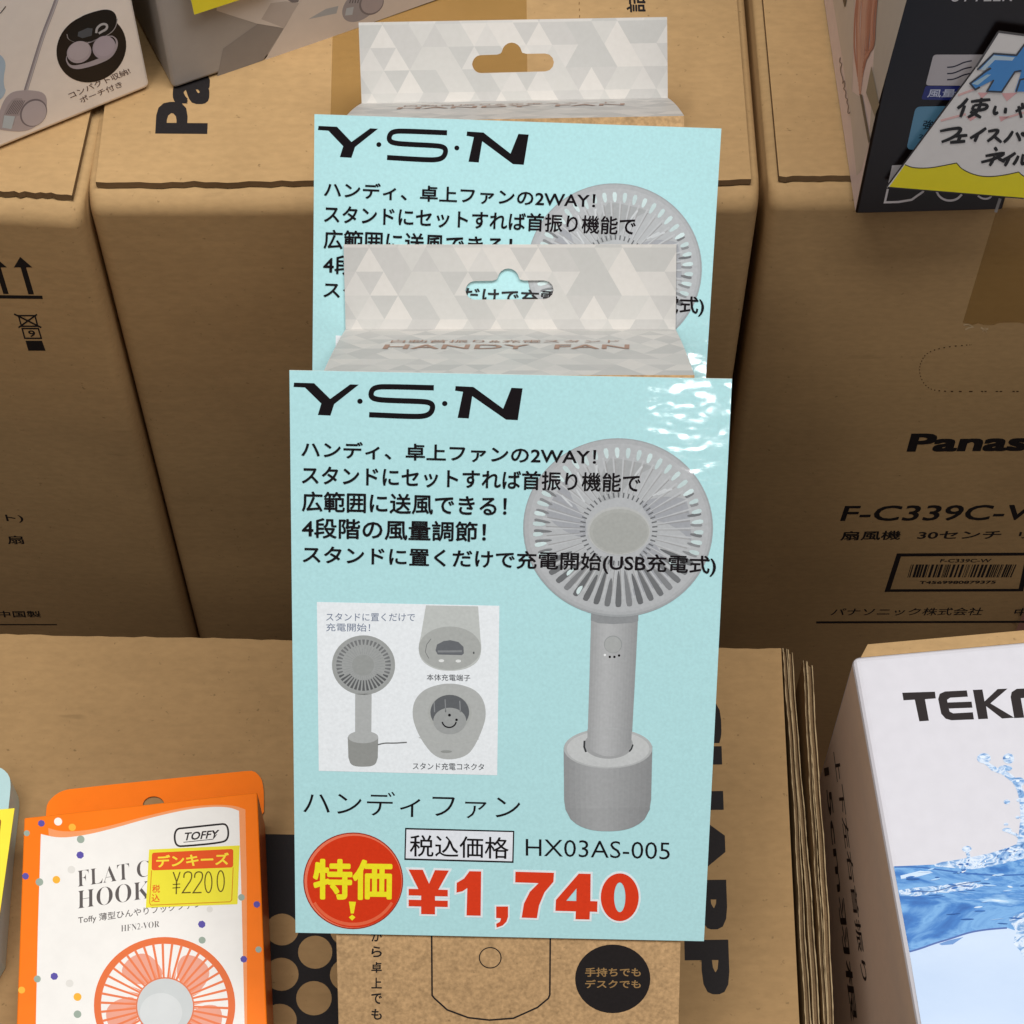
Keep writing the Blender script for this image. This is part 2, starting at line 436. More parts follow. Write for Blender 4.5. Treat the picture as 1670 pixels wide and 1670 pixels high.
p.build('handling_marks', rA, rA)
p = Print(fA, 'e6', 'kraft')
p.text('ト)', (80, 362), (275, 362), (55, 272), BLACK, .015)
p.text('扇', (95, 607), (278, 607), (72, 510), BLACK, .015)
p.text('中国製', (-12, 1438), (470, 1438), (-30, 1365), BLACK, .015)
p.poly([(-900, 1512), (645, 1515), (647, 1527), (-900, 1526)], BLACK)
p.build('printed_text', rA, rA)
# --- middle carton
rB_, fB, aB, bB, exB, eyB = tall_carton('tall brown carton behind the fan boxes, with black letters on its top', (137, 321), (1243, 316), .42, .009, grp)
p = Print(TOPP, 'c1', 'kraft')
p.text('Panasonic', (1008, 652), (1014, 497), (755, 650), BLACK, .035, SANS, ref='P')
p.build('brand_lettering', rB_, rB_)
p = Print(TOPP, 'e8', 'kraft')
p.text('詰', (645, 107), (636, -60), (480, 106), BLACK, .02)
p.build('printed_text', rB_, rB_)
p = Print(TOPP, 'e8', 'kraft')
for k in range(7): p.stroke([(70 + k * -.5 + 1.5 * (6 - k), 150 - 55 * k), (71 + 1.5 * (6 - k), 128 - 55 * k)], 7, (120, 90, 55))
p.build('perforation_line', rB_, rB_)
mb = MB(); P_ = lambda q: TOPP.hit(*q) + UP * .00012
mb.face([P_(q) for q in ((536, 306), (862, 306), (857, -160), (548, -160))], TAPE, UP)
mb.build('packing_tape', rB_, rB_)
# --- right carton
rC, fC, aC, bC, exC, eyC = tall_carton('tall brown carton with barcode and model lettering on its front, under the black box', (1257, 312), (1960, 308), .40, .009, grp)
p = Print(fC, 'c6', 'kraft')
p.text('Panasonic', (1098, 706), (1582, 702), (1122, 617), BLACK, .035, SANS, ref='Pana').build('brand_lettering', rC, rC)
p = Print(fC, 'c6', 'kraft')
p.text('F-C339C-W', (775, 1043), (1562, 1038), (800, 968), BLACK, .012, SANS, ref='F-C339C-')
p.text('扇風機', (775, 1137), (1066, 1133), (785, 1092), BLACK, .02)
p.text('30センチ', (1148, 1130), (1552, 1128), (1160, 1092), BLACK, .02)
p.text('リビング扇', (1640, 1128), (2080, 1128), (1650, 1092), BLACK, .02)
p.text('パナソニック株式会社', (727, 1503), (1462, 1500), (740, 1466), BLACK, .008)
p.text('中国製', (1618, 1503), (1860, 1502), (1630, 1466), BLACK, .01)
p.poly([(660, 1530), (2300, 1526), (2300, 1536), (659, 1540)], BLACK)
p.build('printed_text', rC, rC)
p = Print(fC, 'e7', 'kraft')
p.poly([(285, 150), (1760, 140), (1660, 562), (150, 568)], BLACK, [[(330, 182), (1690, 172), (1612, 535), (215, 540)]])
p.text('F-C339C-W', (752, 248), (1305, 246), (765, 210), BLACK, .015, SANS)
p.text('T4569980879375', (525, 482), (1358, 478), (535, 450), BLACK, .025, SANS)
x = 0.0
rnd = random.Random(3)
while x < 1.0:
    wd = rnd.choice([.006, .006, .012, .018, .024]); x1 = min(1, x + wd)
    p.poly([(440 + x * 1150, 270), (440 + x1 * 1150, 270), (400 + x1 * 1130, 410), (400 + x * 1130, 410)], BLACK); x = x1 + rnd.choice([.006, .009, .012, .02])
p.build('barcode_label', rC, rC)
p = Print(fC, 'c6', 'kraft')
hp_ = chaikin([(1415, 185), (1290, 195), (1200, 220), (1165, 270), (1160, 330), (1195, 395), (1260, 412), (1420, 412), (1760, 412)], 3)
for i in range(0, len(hp_) - 1, 2):
    q0, q1 = Vector(hp_[i]), Vector(hp_[i + 1])
    n_ = max(1, int((q1 - q0).length / 16))
    for k in range(n_): p.stroke([tuple(q0.lerp(q1, (k + .15) / n_)), tuple(q0.lerp(q1, (k + .75) / n_))], 5, (70, 48, 28))
p.build('hand_hole_perforation', rC, rC)
mb = MB(); P_ = lambda q: fC.k('c3', *q) + fC.n * .00012
rag = [(1372, 1568)] + [(1372 + 25 * k, 1570 + random.uniform(-6, 10)) for k in range(1, 26)]
mb.tess([[P_(q) for q in [(1540, 1010), (1990, 1010), (2000, 1585)] + list(reversed(rag))]], TAPE, fC.n)
mb.build('packing_tape', rC, rC)

p = Print(fC, 'c3', 'kraft', 2)                                            # paper torn off under the tape end
p.stroke([(1376, 1580), (1400, 1576), (1422, 1590), (1400, 1594), (1384, 1602)], 7, (205, 180, 140)); p.stroke([(1460, 1592), (1476, 1602), (1496, 1598)], 8, (205, 180, 140)); p.up().stroke([(1468, 1612), (1480, 1596), (1488, 1616)], 6, (190, 160, 120))
p.build('torn_paper', rC, rC)
# ================================================================== low carton in front, wide black lettering
dl, dr = TOPD.hit(-420, 1027), TOPD.hit(1274, 1058)
exD = flat_n(dr - dl); eyD = Vector((-exD.y, exD.x, 0))
DEP = .62
rD = thing('cardboard_carton', 'low wide brown carton with large black letters and dotted band, carrying the fan boxes', 'carton',
           (dl + dr) / 2 - eyD * DEP / 2 - UP * Z_D)
mb = MB(); th = .0045
c4 = [dl - eyD * DEP, dr - eyD * DEP, dr, dl]
zb = Z_D - th
inn = [c4[0] + exD * .004, c4[1] - exD * .004, c4[2] - exD * .004 - eyD * .003, c4[3] + exD * .004 - eyD * .003]
mb.box([Vector((q.x, q.y, .002)) for q in inn] + [Vector((q.x, q.y, zb - .0005)) for q in inn], KRAFT_D)
mb.build('body', rD, rD, bevel=.002)
mb = MB(); rag_sheet(mb, c4[3], c4[2], -eyD * DEP, th, Z_D, KRAFT_D, KRAFT_EDGE, .0004, 90)
rt = c4[2]; mb.build('top_flap', rD, rD)
PD = Plane((0, 0, Z_D), UP)
p = Print(PD, 'd7', 'kraft')
p.text('SHARP', (-10, 360), (18, 1552), (162, 358), BLACK, .05, SANS)
p.build('brand_lettering', rD, rD)
p = Print(PD, 'p', 'kraft')
KD = KRAFT_D
dots = [(460, 1516, 27, 26), (514, 1553, 28, 27), (459, 1589, 28, 27), (512, 1628, 29, 28), (404, 1553, 28, 27), (404, 1628, 28, 28), (456, 1664, 28, 27), (566, 1590, 28, 27), (566, 1516, 28, 27), (510, 1702, 28, 27), (350, 1590, 28, 27), (350, 1664, 28, 27)]
p.poly([(300, 1358), (640, 1364), (645, 1990), (285, 1985)], BLACK, [ell_pts(*d, 28) for d in dots])
p.build('dotted_band_print', rD, rD)
def board(mb, q0, q1, q2, q3, z, deep, seg=70, amp=.00028):
    """a corrugated board on edge, seen from above: two pale liners, a darker core between"""
    A0, A1, B0, B1 = (Plane((0, 0, z), UP).hit(*q) for q in (q0, q1, q2, q3))      # left top, right top, left bottom, right bottom
    wv = [random.uniform(0, 6.28) for _ in range(4)]
    rows = []
    for i in range(seg + 1):
        t = i / seg; l = A0.lerp(B0, t); r_ = A1.lerp(B1, t); s = (r_ - l)
        o = s.normalized() * (.0003 * math.sin(7 * t + wv[0]) + .00012 * math.sin(31 * t + wv[1])) + UP * (.0009 * math.sin(7 * t + wv[2]))
        j = lambda: random.uniform(-amp, amp)
        rows.append([l + o - UP * deep, l + o + s.normalized() * j() * .4 + UP * j(), l + s * .17 + o + UP * j(), l + s * .24 + o - UP * (.0030 + j()),
                     l + s * .76 + o - UP * (.0030 + j()), l + s * .83 + o + UP * j(), r_ + o + s.normalized() * j() * .4 + UP * j(), r_ + o - UP * deep])
    ms = [KRAFT_D, KRAFT_PALE, KRAFT_EDGE, KRAFT_EDGE, KRAFT_EDGE, KRAFT_PALE, KRAFT_D]
    for a_, b_ in zip(rows, rows[1:]):
        for k in range(7): mb.face([a_[k], a_[k + 1], b_[k + 1], b_[k]], ms[k])
    mb.face(rows[0], KRAFT_EDGE, eyD); mb.face(rows[-1], KRAFT_EDGE, -eyD)
mb = MB()
board(mb, (1277, 1056), (1284, 1057), (1318, 1720), (1328, 1720), Z_D - .001, .30)
mb.build('side_flap', rD, rD)
mb = MB(); board(mb, (1285, 1060), (1293, 1066), (1331, 1720), (1342, 1720), Z_D - .002, .30)
mb.build('side_flap', rD, rD)
q = Plane((0, 0, Z_D), UP).hit(1330, 1400)
rE = thing('cardboard_sheet', 'folded brown cardboard standing on edge between the low carton and the white box', 'cardboard', Vector((q.x, q.y, 0)))
for k, args in enumerate((((1309, 1076), (1315, 1077), (1346, 1720), (1353, 1720)), ((1316, 1078), (1326, 1086), (1354, 1720), (1364, 1720)))):
    mb = MB(); board(mb, *args, Z_D - .003 - .001 * k, Z_D - .004); mb.build('panel', rE, rE)

# ================================================================== fan boxes leaning in a row
def quad_uv(o, ex, ey): return lambda p_: ((p_ - o).dot(ex) + .5, (p_ - o).dot(ey) + .5)
exF = (b_tr - b_tl); WF = exF.length; exF = Vector((1, 0, 0))
cx_ = (b_tl + b_tr) / 2
TL = cx_ - exF * WF / 2; TR = cx_ + exF * WF / 2
back = -n_out * BOX_T
base = cx_ - lean_up * BOX_L + back
TABP = Plane(TL + back, n_out)                              # hang tab: continues the rear face upward
FOLD = [TABP.k('c5', 222, 378), TABP.k('c5', 1374, 378)]
rF = thing('fan_box', 'front fan box with pale triangle-patterned hang tab, kraft front showing below the sign', 'box', base, 'boxed handheld fans leaning in a row')
mb = MB()
BL, BR = TL - lean_up * BOX_L, TR - lean_up * BOX_L
mb.face([TL, TR, BR, BL], CORK, n_out)
dw = lean_up * .0007
mb.face([FOLD[0] - dw, FOLD[1] - dw, BR + back, BL + back], KRAFT_SIDE, -n_out)
mb.face([TL, BL, BL + back, FOLD[0] - dw], KRAFT_SIDE, -exF); mb.face([TR, BR, BR + back, FOLD[1] - dw], KRAFT_SIDE, exF)
mb.face([BL, BR, BR + back, BL + back], KRAFT_SIDE, -lean_up)
mb.build('body', rF, rF, merge=True)
mb = MB(); SG = 10; uvf = lambda p_: ((p_ - cx_).dot(exF) + 2, (p_ - cx_).dot(-n_out) + (p_ - cx_).dot(lean_up) + 2)
def lerp3(a_, b_, t): return a_ + (b_ - a_) * t
sag = math.sin(math.pi)
for i in range(SG):
    t0, t1 = i / SG, (i + 1) / SG
    bow = lambda t: lean_up * (.0008 * math.sin(math.pi * t))
    r0 = [lerp3(TL, FOLD[0], t0) + bow(t0), lerp3(TR, FOLD[1], t0) + bow(t0)]; r1 = [lerp3(TL, FOLD[0], t1) + bow(t1), lerp3(TR, FOLD[1], t1) + bow(t1)]
    mb.face([r0[0], r0[1], r1[1], r1[0]], TRI, lean_up)
    mb.uv[-1] = [uvf(v) for v in mb.v[-4:]]
    for q in (0, 1):
        mb.face([r0[q], r1[q], lerp3((TL, TR)[q], FOLD[q], t1) - lean_up * .0006, lerp3((TL, TR)[q], FOLD[q], t0) - lean_up * .0006], ink(225, 218, 206), exF * (q * 2 - 1))
mb.build('top_flap', rF, rF, smooth=False)
tb = [TABP.k('c5', *q) for q in ((222, 378), (1373, 378), (1377, 83), (215, 83))]
tb[0], tb[1] = FOLD
hole_px = ([(640, 243)] + ell_pts(674, 243, 33, 33, 6, 0, 180, 90)[1:] + ell_pts(915, 241, 33, 33, 6, 0, 90, -90) +
           [(845, 208), (830, 204)] + ell_pts(790, 206, 38, 40, 8, 0, -10, -170) + [(748, 205), (735, 209)] + ell_pts(674, 243, 33, 33, 6, 0, 270, 180)[:-1])
hole = [TABP.k('c5', *q) for q in hole_px]
mb = MB(); uvf = lambda p_: ((p_ - cx_).dot(exF) + 2, (p_ - cx_).dot(lean_up) + BOX_T + 2)
th = n_out * .0003
mb.tess([[q + th for q in tb], [q + th for q in hole]], TRI, n_out, uvf)
for i in range(len(mb.uv)): mb.uv[i] = [uvf(v) for v in [mb.v[k] for k in mb.f[i]]]
mb.tess([[q - th for q in tb], [q - th for q in hole]], ink(205, 198, 188), -n_out)
for loop in (tb, hole):
    for i in range(len(loop)):
        a_, b_ = loop[i], loop[(i + 1) % len(loop)]; mb.face([a_ + th, b_ + th, b_ - th, a_ - th], ink(222, 214, 203))
mb.build('hang_tab', rF, rF)
TOPF = Plane(cx_ + lean_up * .0009, (FOLD[1] - FOLD[0]).cross(FOLD[0] - TL))
p = Print(TOPF, 'c5', 'card')
cb = (158, 124, 106)
p.text('HANDY  FAN', (350, 447.5), (1212, 447.5), (360, 432.5), cb, .012)
p.text('自動首振り&充電スタンド', (378, 425.5), (1178, 425.5), (384, 416.5), cb, .004)
p.build('printed_text', rF, rF)
p = Print(BOXF, 'd6', 'kraft')
p.stroke([(578, 60), (580, 312), (588, 322), (630, 360), (700, 386), (770, 394), (850, 388), (930, 352), (966, 322), (971, 310), (973, 60)], 5.5, BLACK)
p.stroke(ell_pts(773, 187, 36, 34, 32), 3.5, BLACK, closed=True)
p.ell(1180, 257, 125, 114, BLACK)
for k, ch in enumerate('から卓上でも'): p.text(ch, (378, 115 + 52 * k + 18), (413, 115 + 52 * k + 18), (378, 115 + 52 * k - 18), BLACK, .02)
p.up()
kc = (150, 118, 75)
p.text('手持ちでも', (1088, 250), (1273, 250), (1088, 220), kc, .02)
p.text('デスクでも', (1088, 288), (1273, 288), (1088, 260), kc, .02)
p.build('front_print', rF, rF)

# ================================================================== the price sign
sgn = [SIGN.hit(*q) for q in ((472, 604), (1194, 618), (1148, 1535), (482, 1521))]
rS = thing('price_sign', 'fully visible pale blue price sign in front, with red badge and large red price', 'sign', (sgn[2] + sgn[3]) / 2, 'laminated price signs taped to the fan boxes')
mb = MB(); CY = (178, 222, 225); fth = n_out * -.0005
NX, NY = 1, 1
mb.face(sgn, ink(*CY, 'film'), n_out); mb.face([q + fth for q in sgn], ink(215, 225, 225, 'film'), -n_out)
for i in range(4): mb.face([sgn[i], sgn[(i + 1) % 4], sgn[(i + 1) % 4] + fth, sgn[i] + fth], ink(225, 240, 235, 'film'))
mb.build('sheet', rS, rS)
K_ = 'film'
INK = (26, 22, 24)
# brand lettering
p = Print(SIGN, 'c5', K_)
p.poly([(42, 565), (112, 567), (168, 622), (238, 571), (268, 572), (182, 640), (169, 680), (125, 678), (137, 638), (80, 582), (40, 580)], INK)
p.ell(272, 630, 9.5, 9, INK, 16); p.ell(568, 638, 9.5, 9, INK, 16)
spath = chaikin([(530, 583), (375, 579), (330, 580), (312, 592), (310, 616), (335, 625), (400, 628), (470, 630), (514, 633), (528, 646), (520, 672), (495, 683), (440, 683), (304, 677)], 2)
p.stroke(spath, 18.5, INK)
p.poly([(606, 577), (668, 580), (772, 656), (801, 583), (840, 585), (823, 696), (782, 694), (664, 612), (652, 690), (613, 688), (632, 597), (604, 593)], INK)
p.build('brand_lettering', rS, rS)
# picture of the fan
p = Print(SIGN, 'g4', K_)
p.key = 'd3'; p.lvl = 0
def tube(L_, R_, n, tones, y_of=None):
    """printed picture of a round body: side outlines L_, R_ (same number of points), banded across like the photo's shading"""
    k = len(tones)
    for i in range(k):
        t0, t1 = i / k, (i + 1) / k
        lf = [(l[0] + (r_[0] - l[0]) * t0, l[1] + (r_[1] - l[1]) * t0 + n * (1 - (2 * t0 - 1) ** 2) * (j > 0)) for j, (l, r_) in enumerate(zip(L_, R_))]
        rt_ = [(l[0] + (r_[0] - l[0]) * t1, l[1] + (r_[1] - l[1]) * t1 + n * (1 - (2 * t1 - 1) ** 2) * (j > 0)) for j, (l, r_) in enumerate(zip(L_, R_))]
        for j in range(len(L_) - 1): p.poly([lf[j], rt_[j], rt_[j + 1], lf[j + 1]], (tones[i], tones[i] + 2, tones[i] + 3))
hand_t = [160, 165, 170, 174, 177, 178, 177, 175, 172, 169, 166, 162, 158, 154, 150]
tube([(494, 55), (482, 500), (468, 950)], [(800, 55), (778, 500), (754, 950)], 0, hand_t)
p.up(); p.poly([(493, 58), (800, 58), (799, 128), (760, 142), (640, 150), (540, 144), (491, 126)], (142, 145, 147))
p.up(); p.ell(635, 281, 59, 57, (148, 152, 152), 32); p.up().ell(634, 283, 54, 53, (168, 171, 170), 32)
for x_, y_, c_ in ((582, 350, (235, 238, 238)), (614, 362, INK), (644, 362, INK), (674, 353, INK)): p.ell(x_, y_, 8, 8, c_, 12)
p.lvl = 5
st_t = [146, 150, 154, 158, 161, 163, 164, 163, 161, 158, 155, 152, 149, 146, 143, 140]
tube([(315, 950), (318, 1290), (326, 1345)], [(890, 940), (882, 1285), (874, 1335)], 0, st_t)
k_ = len(st_t)
for i in range(k_):
    x0, x1 = 326 + 548 * i / k_, 326 + 548 * (i + 1) / k_
    yb = lambda x: 1338 + 154 * max(0, 1 - abs((x - 600) / 275) ** 2.4) ** .55
    p.poly([(x0, 1345 - 10 * i / k_), (x1, 1345 - 10 * (i + 1) / k_), (x1, yb(x1)), (x0, yb(x0))], (st_t[i] - 3, st_t[i] - 1, st_t[i]))
p.up().ell(603, 955, 287, 130, (178, 181, 181), 48); p.up().ell(603, 958, 268, 118, (194, 197, 197), 48)
p.up().ell(606, 930, 158, 92, (160, 162, 163), 40)
p.up(); tube([(470, 830), (468, 945)], [(757, 830), (752, 945)], 62, hand_t)
p.up(); p.stroke([(450, 905), (448, 945), (460, 978)], 12, (60, 62, 64)); p.stroke([(764, 930), (754, 958), (740, 975)], 10, (60, 62, 64))
p.key = 'g4'; p.lvl = 6
p.ell(825, 787, 760, 716, (158, 162, 164), 80)
p.up().ell(823, 783, 748, 703, (172, 175, 177), 80); p.up().ell(828, 788, 720, 674, (178, 181, 183), 80)
p.up()
rn = random.Random(11)
CXF, CYF = 832, 806
NSP = 46
def rp(r, a): return (CXF + (825 - CXF) * r + 760 * r * math.cos(a), CYF + (787 - CYF) * r + 716 * r * math.sin(a))
def sector(r0, r1, a0, a1, twist=0, n=7):
    o = [rp(r0 + (r1 - r0) * i / n, a0 + twist * i / n) for i in range(n + 1)] + [rp(r1 - (r1 - r0) * i / n, a1 + twist * (1 - i / n)) for i in range(n + 1)]
    return o
for k in range(5):                                                      # blades seen through the grille
    a0 = R(72 * k + 20); p.poly(chaikin(sector(.36, .80, a0, a0 + .62, .5), 1, True), (160 + 4 * (k % 2), 163 + 4 * (k % 2), 168))
p.up()
for k in range(NSP):                                                    # fine ribs
    a = 2 * math.pi * k / NSP
    p.poly([rp(.38, a - .010), rp(.80, a - .012), rp(.80, a + .012), rp(.38, a + .010)], (186, 189, 191))
    p.poly([rp(.40, a + .020), rp(.76, a + .020), rp(.76, a + .034), rp(.40, a + .032)], (156 + rn.randint(-6, 8),) * 3)
p.up()
for k in range(NSP):
    a = 2 * math.pi * (k + .5) / NSP; s = math.sin(a); hw = math.pi / NSP
    if s > .45:                                                          # long dark slots low on the grille
        r0 = rn.uniform(.46, .58); g = rn.randint(104, 132)
        p.poly(chaikin([rp(r0, a - hw * .35), rp(.72, a - hw * .62), rp(.875, a - hw * .6), rp(.89, a), rp(.875, a + hw * .55), rp(.72, a + hw * .5), rp(r0, a + hw * .3)], 1, True), (g, g + 2, g + 4))
    elif s > -.55:
        g = rn.randint(112, 140); w_ = rn.uniform(.3, .6); r0 = rn.uniform(.70, .80)
        p.poly(chaikin([rp(r0, a + hw * .1), rp(.80, a + hw * .05), rp(.885, a + hw * .15), rp(.89, a + hw * w_ + .02), rp(.80, a + hw * .7), rp(r0, a + hw * .45)], 1, True), (g, g + 2, g + 4))
    p.poly([rp(.355, a - .022), rp(.41, a - .017), rp(.41, a + .017), rp(.355, a + .022)], (104, 106, 108))
p.up()
for k in range(NSP):
    a = 2 * math.pi * (k + .5) / NSP; s = math.sin(a); hw = math.pi / NSP; g = rn.randint(204, 222)
    c_ = (g - 14, g + 4, g + 4)
    if s > .45:
        if rn.random() < .55:
            r0 = rn.uniform(.62, .74); p.poly(chaikin([rp(r0, a - hw * .4), rp(r0 + .13, a - hw * .6), rp(r0 + .11, a + hw * .2), rp(r0 + .04, a + hw * .3)], 1, True), c_)
    else:
        r1 = .90; r0 = rn.uniform(.765, .80)
        p.poly(chaikin([rp(r0, a - hw * .5), rp(r1, a - hw * .66), rp(r1, a + hw * .26), rp(r0, a + hw * .16)], 1, True), c_)
for k in range(9):                                                       # pale reflections on the blades
    a = rn.uniform(0, 6.28); r0 = rn.uniform(.45, .6); p.poly(chaikin(sector(r0, r0 + .16, a, a + .035, .08, 3), 1, True), (198, 202, 204))
p.ell(832, 812, 252, 194, (182, 184, 182), 48); p.up().ell(834, 817, 238, 180, (170, 172, 168), 48); p.up().ell(840, 824, 218, 160, (165, 167, 163), 48)
p.build('fan_picture', rS, rS)
# five lines of description
p = Print(SIGN, 'd1', K_, 15)
o_ = .018
p.text('ハンディ、卓上ファンの2WAY！', (70, 124), (1140, 152), (70, 62), INK, o_, ref=None)
p.text('スタンドにセットすれば首振り機能で', (72, 222), (1300, 252), (72, 152), INK, o_)
p.text('広範囲に送風できる！', (72, 320), (815, 338), (72, 246), INK, o_)
p.text('4段階の風量調節！', (72, 416), (740, 432), (72, 342), INK, o_)
p.text('スタンドに置くだけで充電開始(USB充電式)', (75, 518), (1574, 557), (75, 442), INK, o_)
p.build('description_text', rS, rS)
# inset picture
p = Print(SIGN, 'd2', K_)
p.poly([(237, 90), (1480, 116), (1465, 1270), (250, 1240)], (232, 237, 240)); p.up()
G1, G2, G3 = (174, 177, 176), (158, 161, 159), (120, 123, 124)
p.ell(555, 520, 215, 203, G2, 48)
p.poly([(498, 715), (610, 715), (608, 1010), (580, 1035), (520, 1035), (497, 1000)], G1)
p.poly([(447, 1010)] + chaikin([(452, 1150), (470, 1205), (550, 1214), (635, 1205), (652, 1150)], 2) + [(655, 1010)], (146, 148, 145))
p.poly([(980, 113), (1335, 120)] + chaikin([(1350, 330), (1360, 420), (1335, 500), (1250, 550), (1142, 562), (1040, 550), (950, 495), (925, 410), (945, 320)], 2), (190, 194, 191))
p.poly(chaikin([(885, 850), (900, 760), (960, 690), (1050, 655), (1140, 643), (1230, 655), (1320, 690), (1375, 760), (1390, 850), (1375, 930), (1320, 1060), (1260, 1140), (1140, 1168), (1040, 1145), (960, 1050), (905, 940)], 2, True), (176, 179, 177))
p.stroke(chaikin([(652, 1062), (700, 1050), (760, 1052), (850, 1046)], 2), 9, (110, 112, 112))
p.text('スタンドに置くだけで', (300, 220), (905, 222), (300, 165), (120, 130, 150), .006)
p.text('充電開始！', (300, 290), (600, 292), (300, 234), (120, 130, 150), .006)
p.text('本体充電端子', (985, 625), (1282, 630), (985, 580), (60, 62, 66), .006)
p.text('スタンド充電コネクタ', (890, 1232), (1375, 1238), (890, 1183), (60, 62, 66), .006)
p.up().ell(552, 1010, 103, 42, G1, 32)
p.ell(555, 520, 200, 188, (160, 163, 162), 48)
p.ell(1142, 405, 212, 148, (170, 173, 170), 48)
p.ell(1142, 845, 150, 122, (172, 175, 172), 40)
p.up()
for k in range(40):
    a = 2 * math.pi * k / 40; s = math.sin(a); g = 95 if s > .4 else 118; r0 = .55 if s > .55 else .74
    pt = lambda r, t: (555 + 200 * r * math.cos(t), 520 + 188 * r * math.sin(t))
    p.poly([pt(r0, a - .03), pt(.93, a - .05), pt(.93, a + .05), pt(r0, a + .03)], (g, g + 2, g + 3))
    p.poly([pt(.4, a + .06), pt(.72, a + .065), pt(.72, a + .085), pt(.4, a + .09)], (148, 151, 151))
p.ell(552, 520, 76, 72, (152, 155, 153), 32)
p.poly(ell_pts(552, 1000, 56, 36, 20) , G1)
p.poly([(1045, 420), (1055, 380), (1100, 356), (1145, 350), (1200, 362), (1235, 395), (1238, 440), (1225, 452), (1060, 448)], (105, 108, 112))
p.ell(1085, 490, 19, 10, (225, 228, 226), 16); p.ell(1200, 492, 19, 10, (225, 228, 226), 16)
p.stroke([(1015, 340), (985, 380), (975, 430), (1000, 475)], 4, (110, 112, 112)); p.ell(1305, 436, 6, 9, (90, 92, 92), 10)
p.ell(1142, 840, 132, 118, (98, 101, 104), 40)
p.poly([(930, 1010), (1060, 1045), (1200, 1050), (1340, 1020), (1338, 1026), (1200, 1056), (1060, 1051), (932, 1016)], (180, 183, 180))
p.up().ell(1142, 900, 112, 90, (158, 161, 160), 36)
for x_ in (1035, 1110, 1210): p.stroke([(x_, 745 + abs(x_ - 1140) * .25), (x_ + 4, 840)], 7, (140, 143, 145))
p.poly([(1060, 420), (1225, 418), (1225, 432), (1060, 434)], (135, 138, 140))
p.up().ell(1140, 860, 10, 10, (30, 30, 32), 14); p.ell(1188, 892, 9, 9, (30, 30, 32), 14)
p.stroke(ell_pts(1138, 898, 48, 46, 18, 0, 10, 170), 10, (40, 40, 42))
p.ell(1118, 1108, 38, 9, (148, 151, 148), 16)
p.build('inset_picture', rS, rS)
# name, tax box, model code, price, badge
p = Print(SIGN, 'd4', K_)
p.text('ハンディファン', (78, 154), (875, 172), (78, 63), INK, -.004).build('product_name_text', rS, rS)
p = Print(SIGN, 'd4', K_)
p.poly([(453, 203), (855, 214), (852, 332), (450, 321)], INK)
p.up().poly([(458, 209), (850, 219), (847, 326), (455, 315)], (226, 230, 236))
p.up().text('税込価格', (470, 308), (834, 318), (470, 228), INK, .008)
p.build('tax_label', rS, rS)
p = Print(SIGN, 'd4', K_)
p.text('HX03AS-005', (897, 306), (1427, 320), (897, 243), INK, -.004, SANS).build('model_code_text', rS, rS)
p = Print(SIGN, 'd4', K_)
RED = (217, 62, 32)
digs = [([(466, 356), (518, 357), (541, 408), (563, 358), (614, 360), (575, 430), (610, 431), (610, 455), (563, 454), (563, 470), (610, 471), (610, 494), (563, 493), (563, 521), (512, 520), (512, 492), (466, 491), (466, 467), (512, 468), (512, 452), (466, 451), (466, 427), (502, 428)], []),
        ([(690, 362), (733, 363), (731, 526), (679, 525), (682, 424), (664, 436), (642, 441), (643, 405), (670, 389)], []),
        ([(859, 364), (1001, 368), (999, 401), (966, 440), (946, 488), (938, 535), (882, 533), (890, 482), (912, 438), (944, 406), (858, 403)], []),
        ([(1092, 371), (1136, 372), (1135, 472), (1161, 473), (1160, 512), (1133, 511), (1132, 540), (1080, 539), (1081, 510), (1006, 508), (1008, 468)], [[(1084, 425), (1083, 472), (1046, 471)]]),
        (ell_pts(1243, 458, 70, 88, 40), [ell_pts(1243, 458, 21, 55, 28)])]
for out, hol in digs: p.stroke(out, 15, (226, 234, 236), closed=True).up()
comma = [(788, 492), (832, 492), (832, 530), (826, 548), (812, 562), (790, 570), (788, 556), (802, 548), (806, 536), (788, 534)]
p.poly([(782, 486), (838, 486), (838, 532), (831, 552), (815, 568), (784, 578), (782, 551), (794, 545), (782, 540)], (228, 236, 238))
p.up(2)
for out, hol in digs: p.poly(out, RED, hol)
p.poly(comma, RED)
p.build('price_text', rS, rS)
p = Print(SIGN, 'd4', K_)
p.ell(262, 398, 184, 178, (150, 40, 25), 56); p.up().ell(262, 398, 180, 174, (232, 120, 90), 56)
p.up().ell(266, 401, 174, 169, (214, 58, 26), 56)
p.up().poly(ell_pts(262, 398, 170, 166, 30, 0, 30, 150) + ell_pts(262, 398, 160, 154, 30, 0, 150, 30), (228, 105, 70))
bdg = p.build('badge', rS, rS)
p = Print(SIGN, 'd4', K_, 5)
YEL = (240, 228, 40)
p.text('特価', (114, 466), (405, 470), (114, 316), YEL, .03)
p.poly([(246, 474), (272, 475), (264, 518), (253, 518)], YEL); p.poly([(258, 522), (270, 532), (258, 544), (246, 532)], YEL)
p.build('badge_text', bdg, rS)
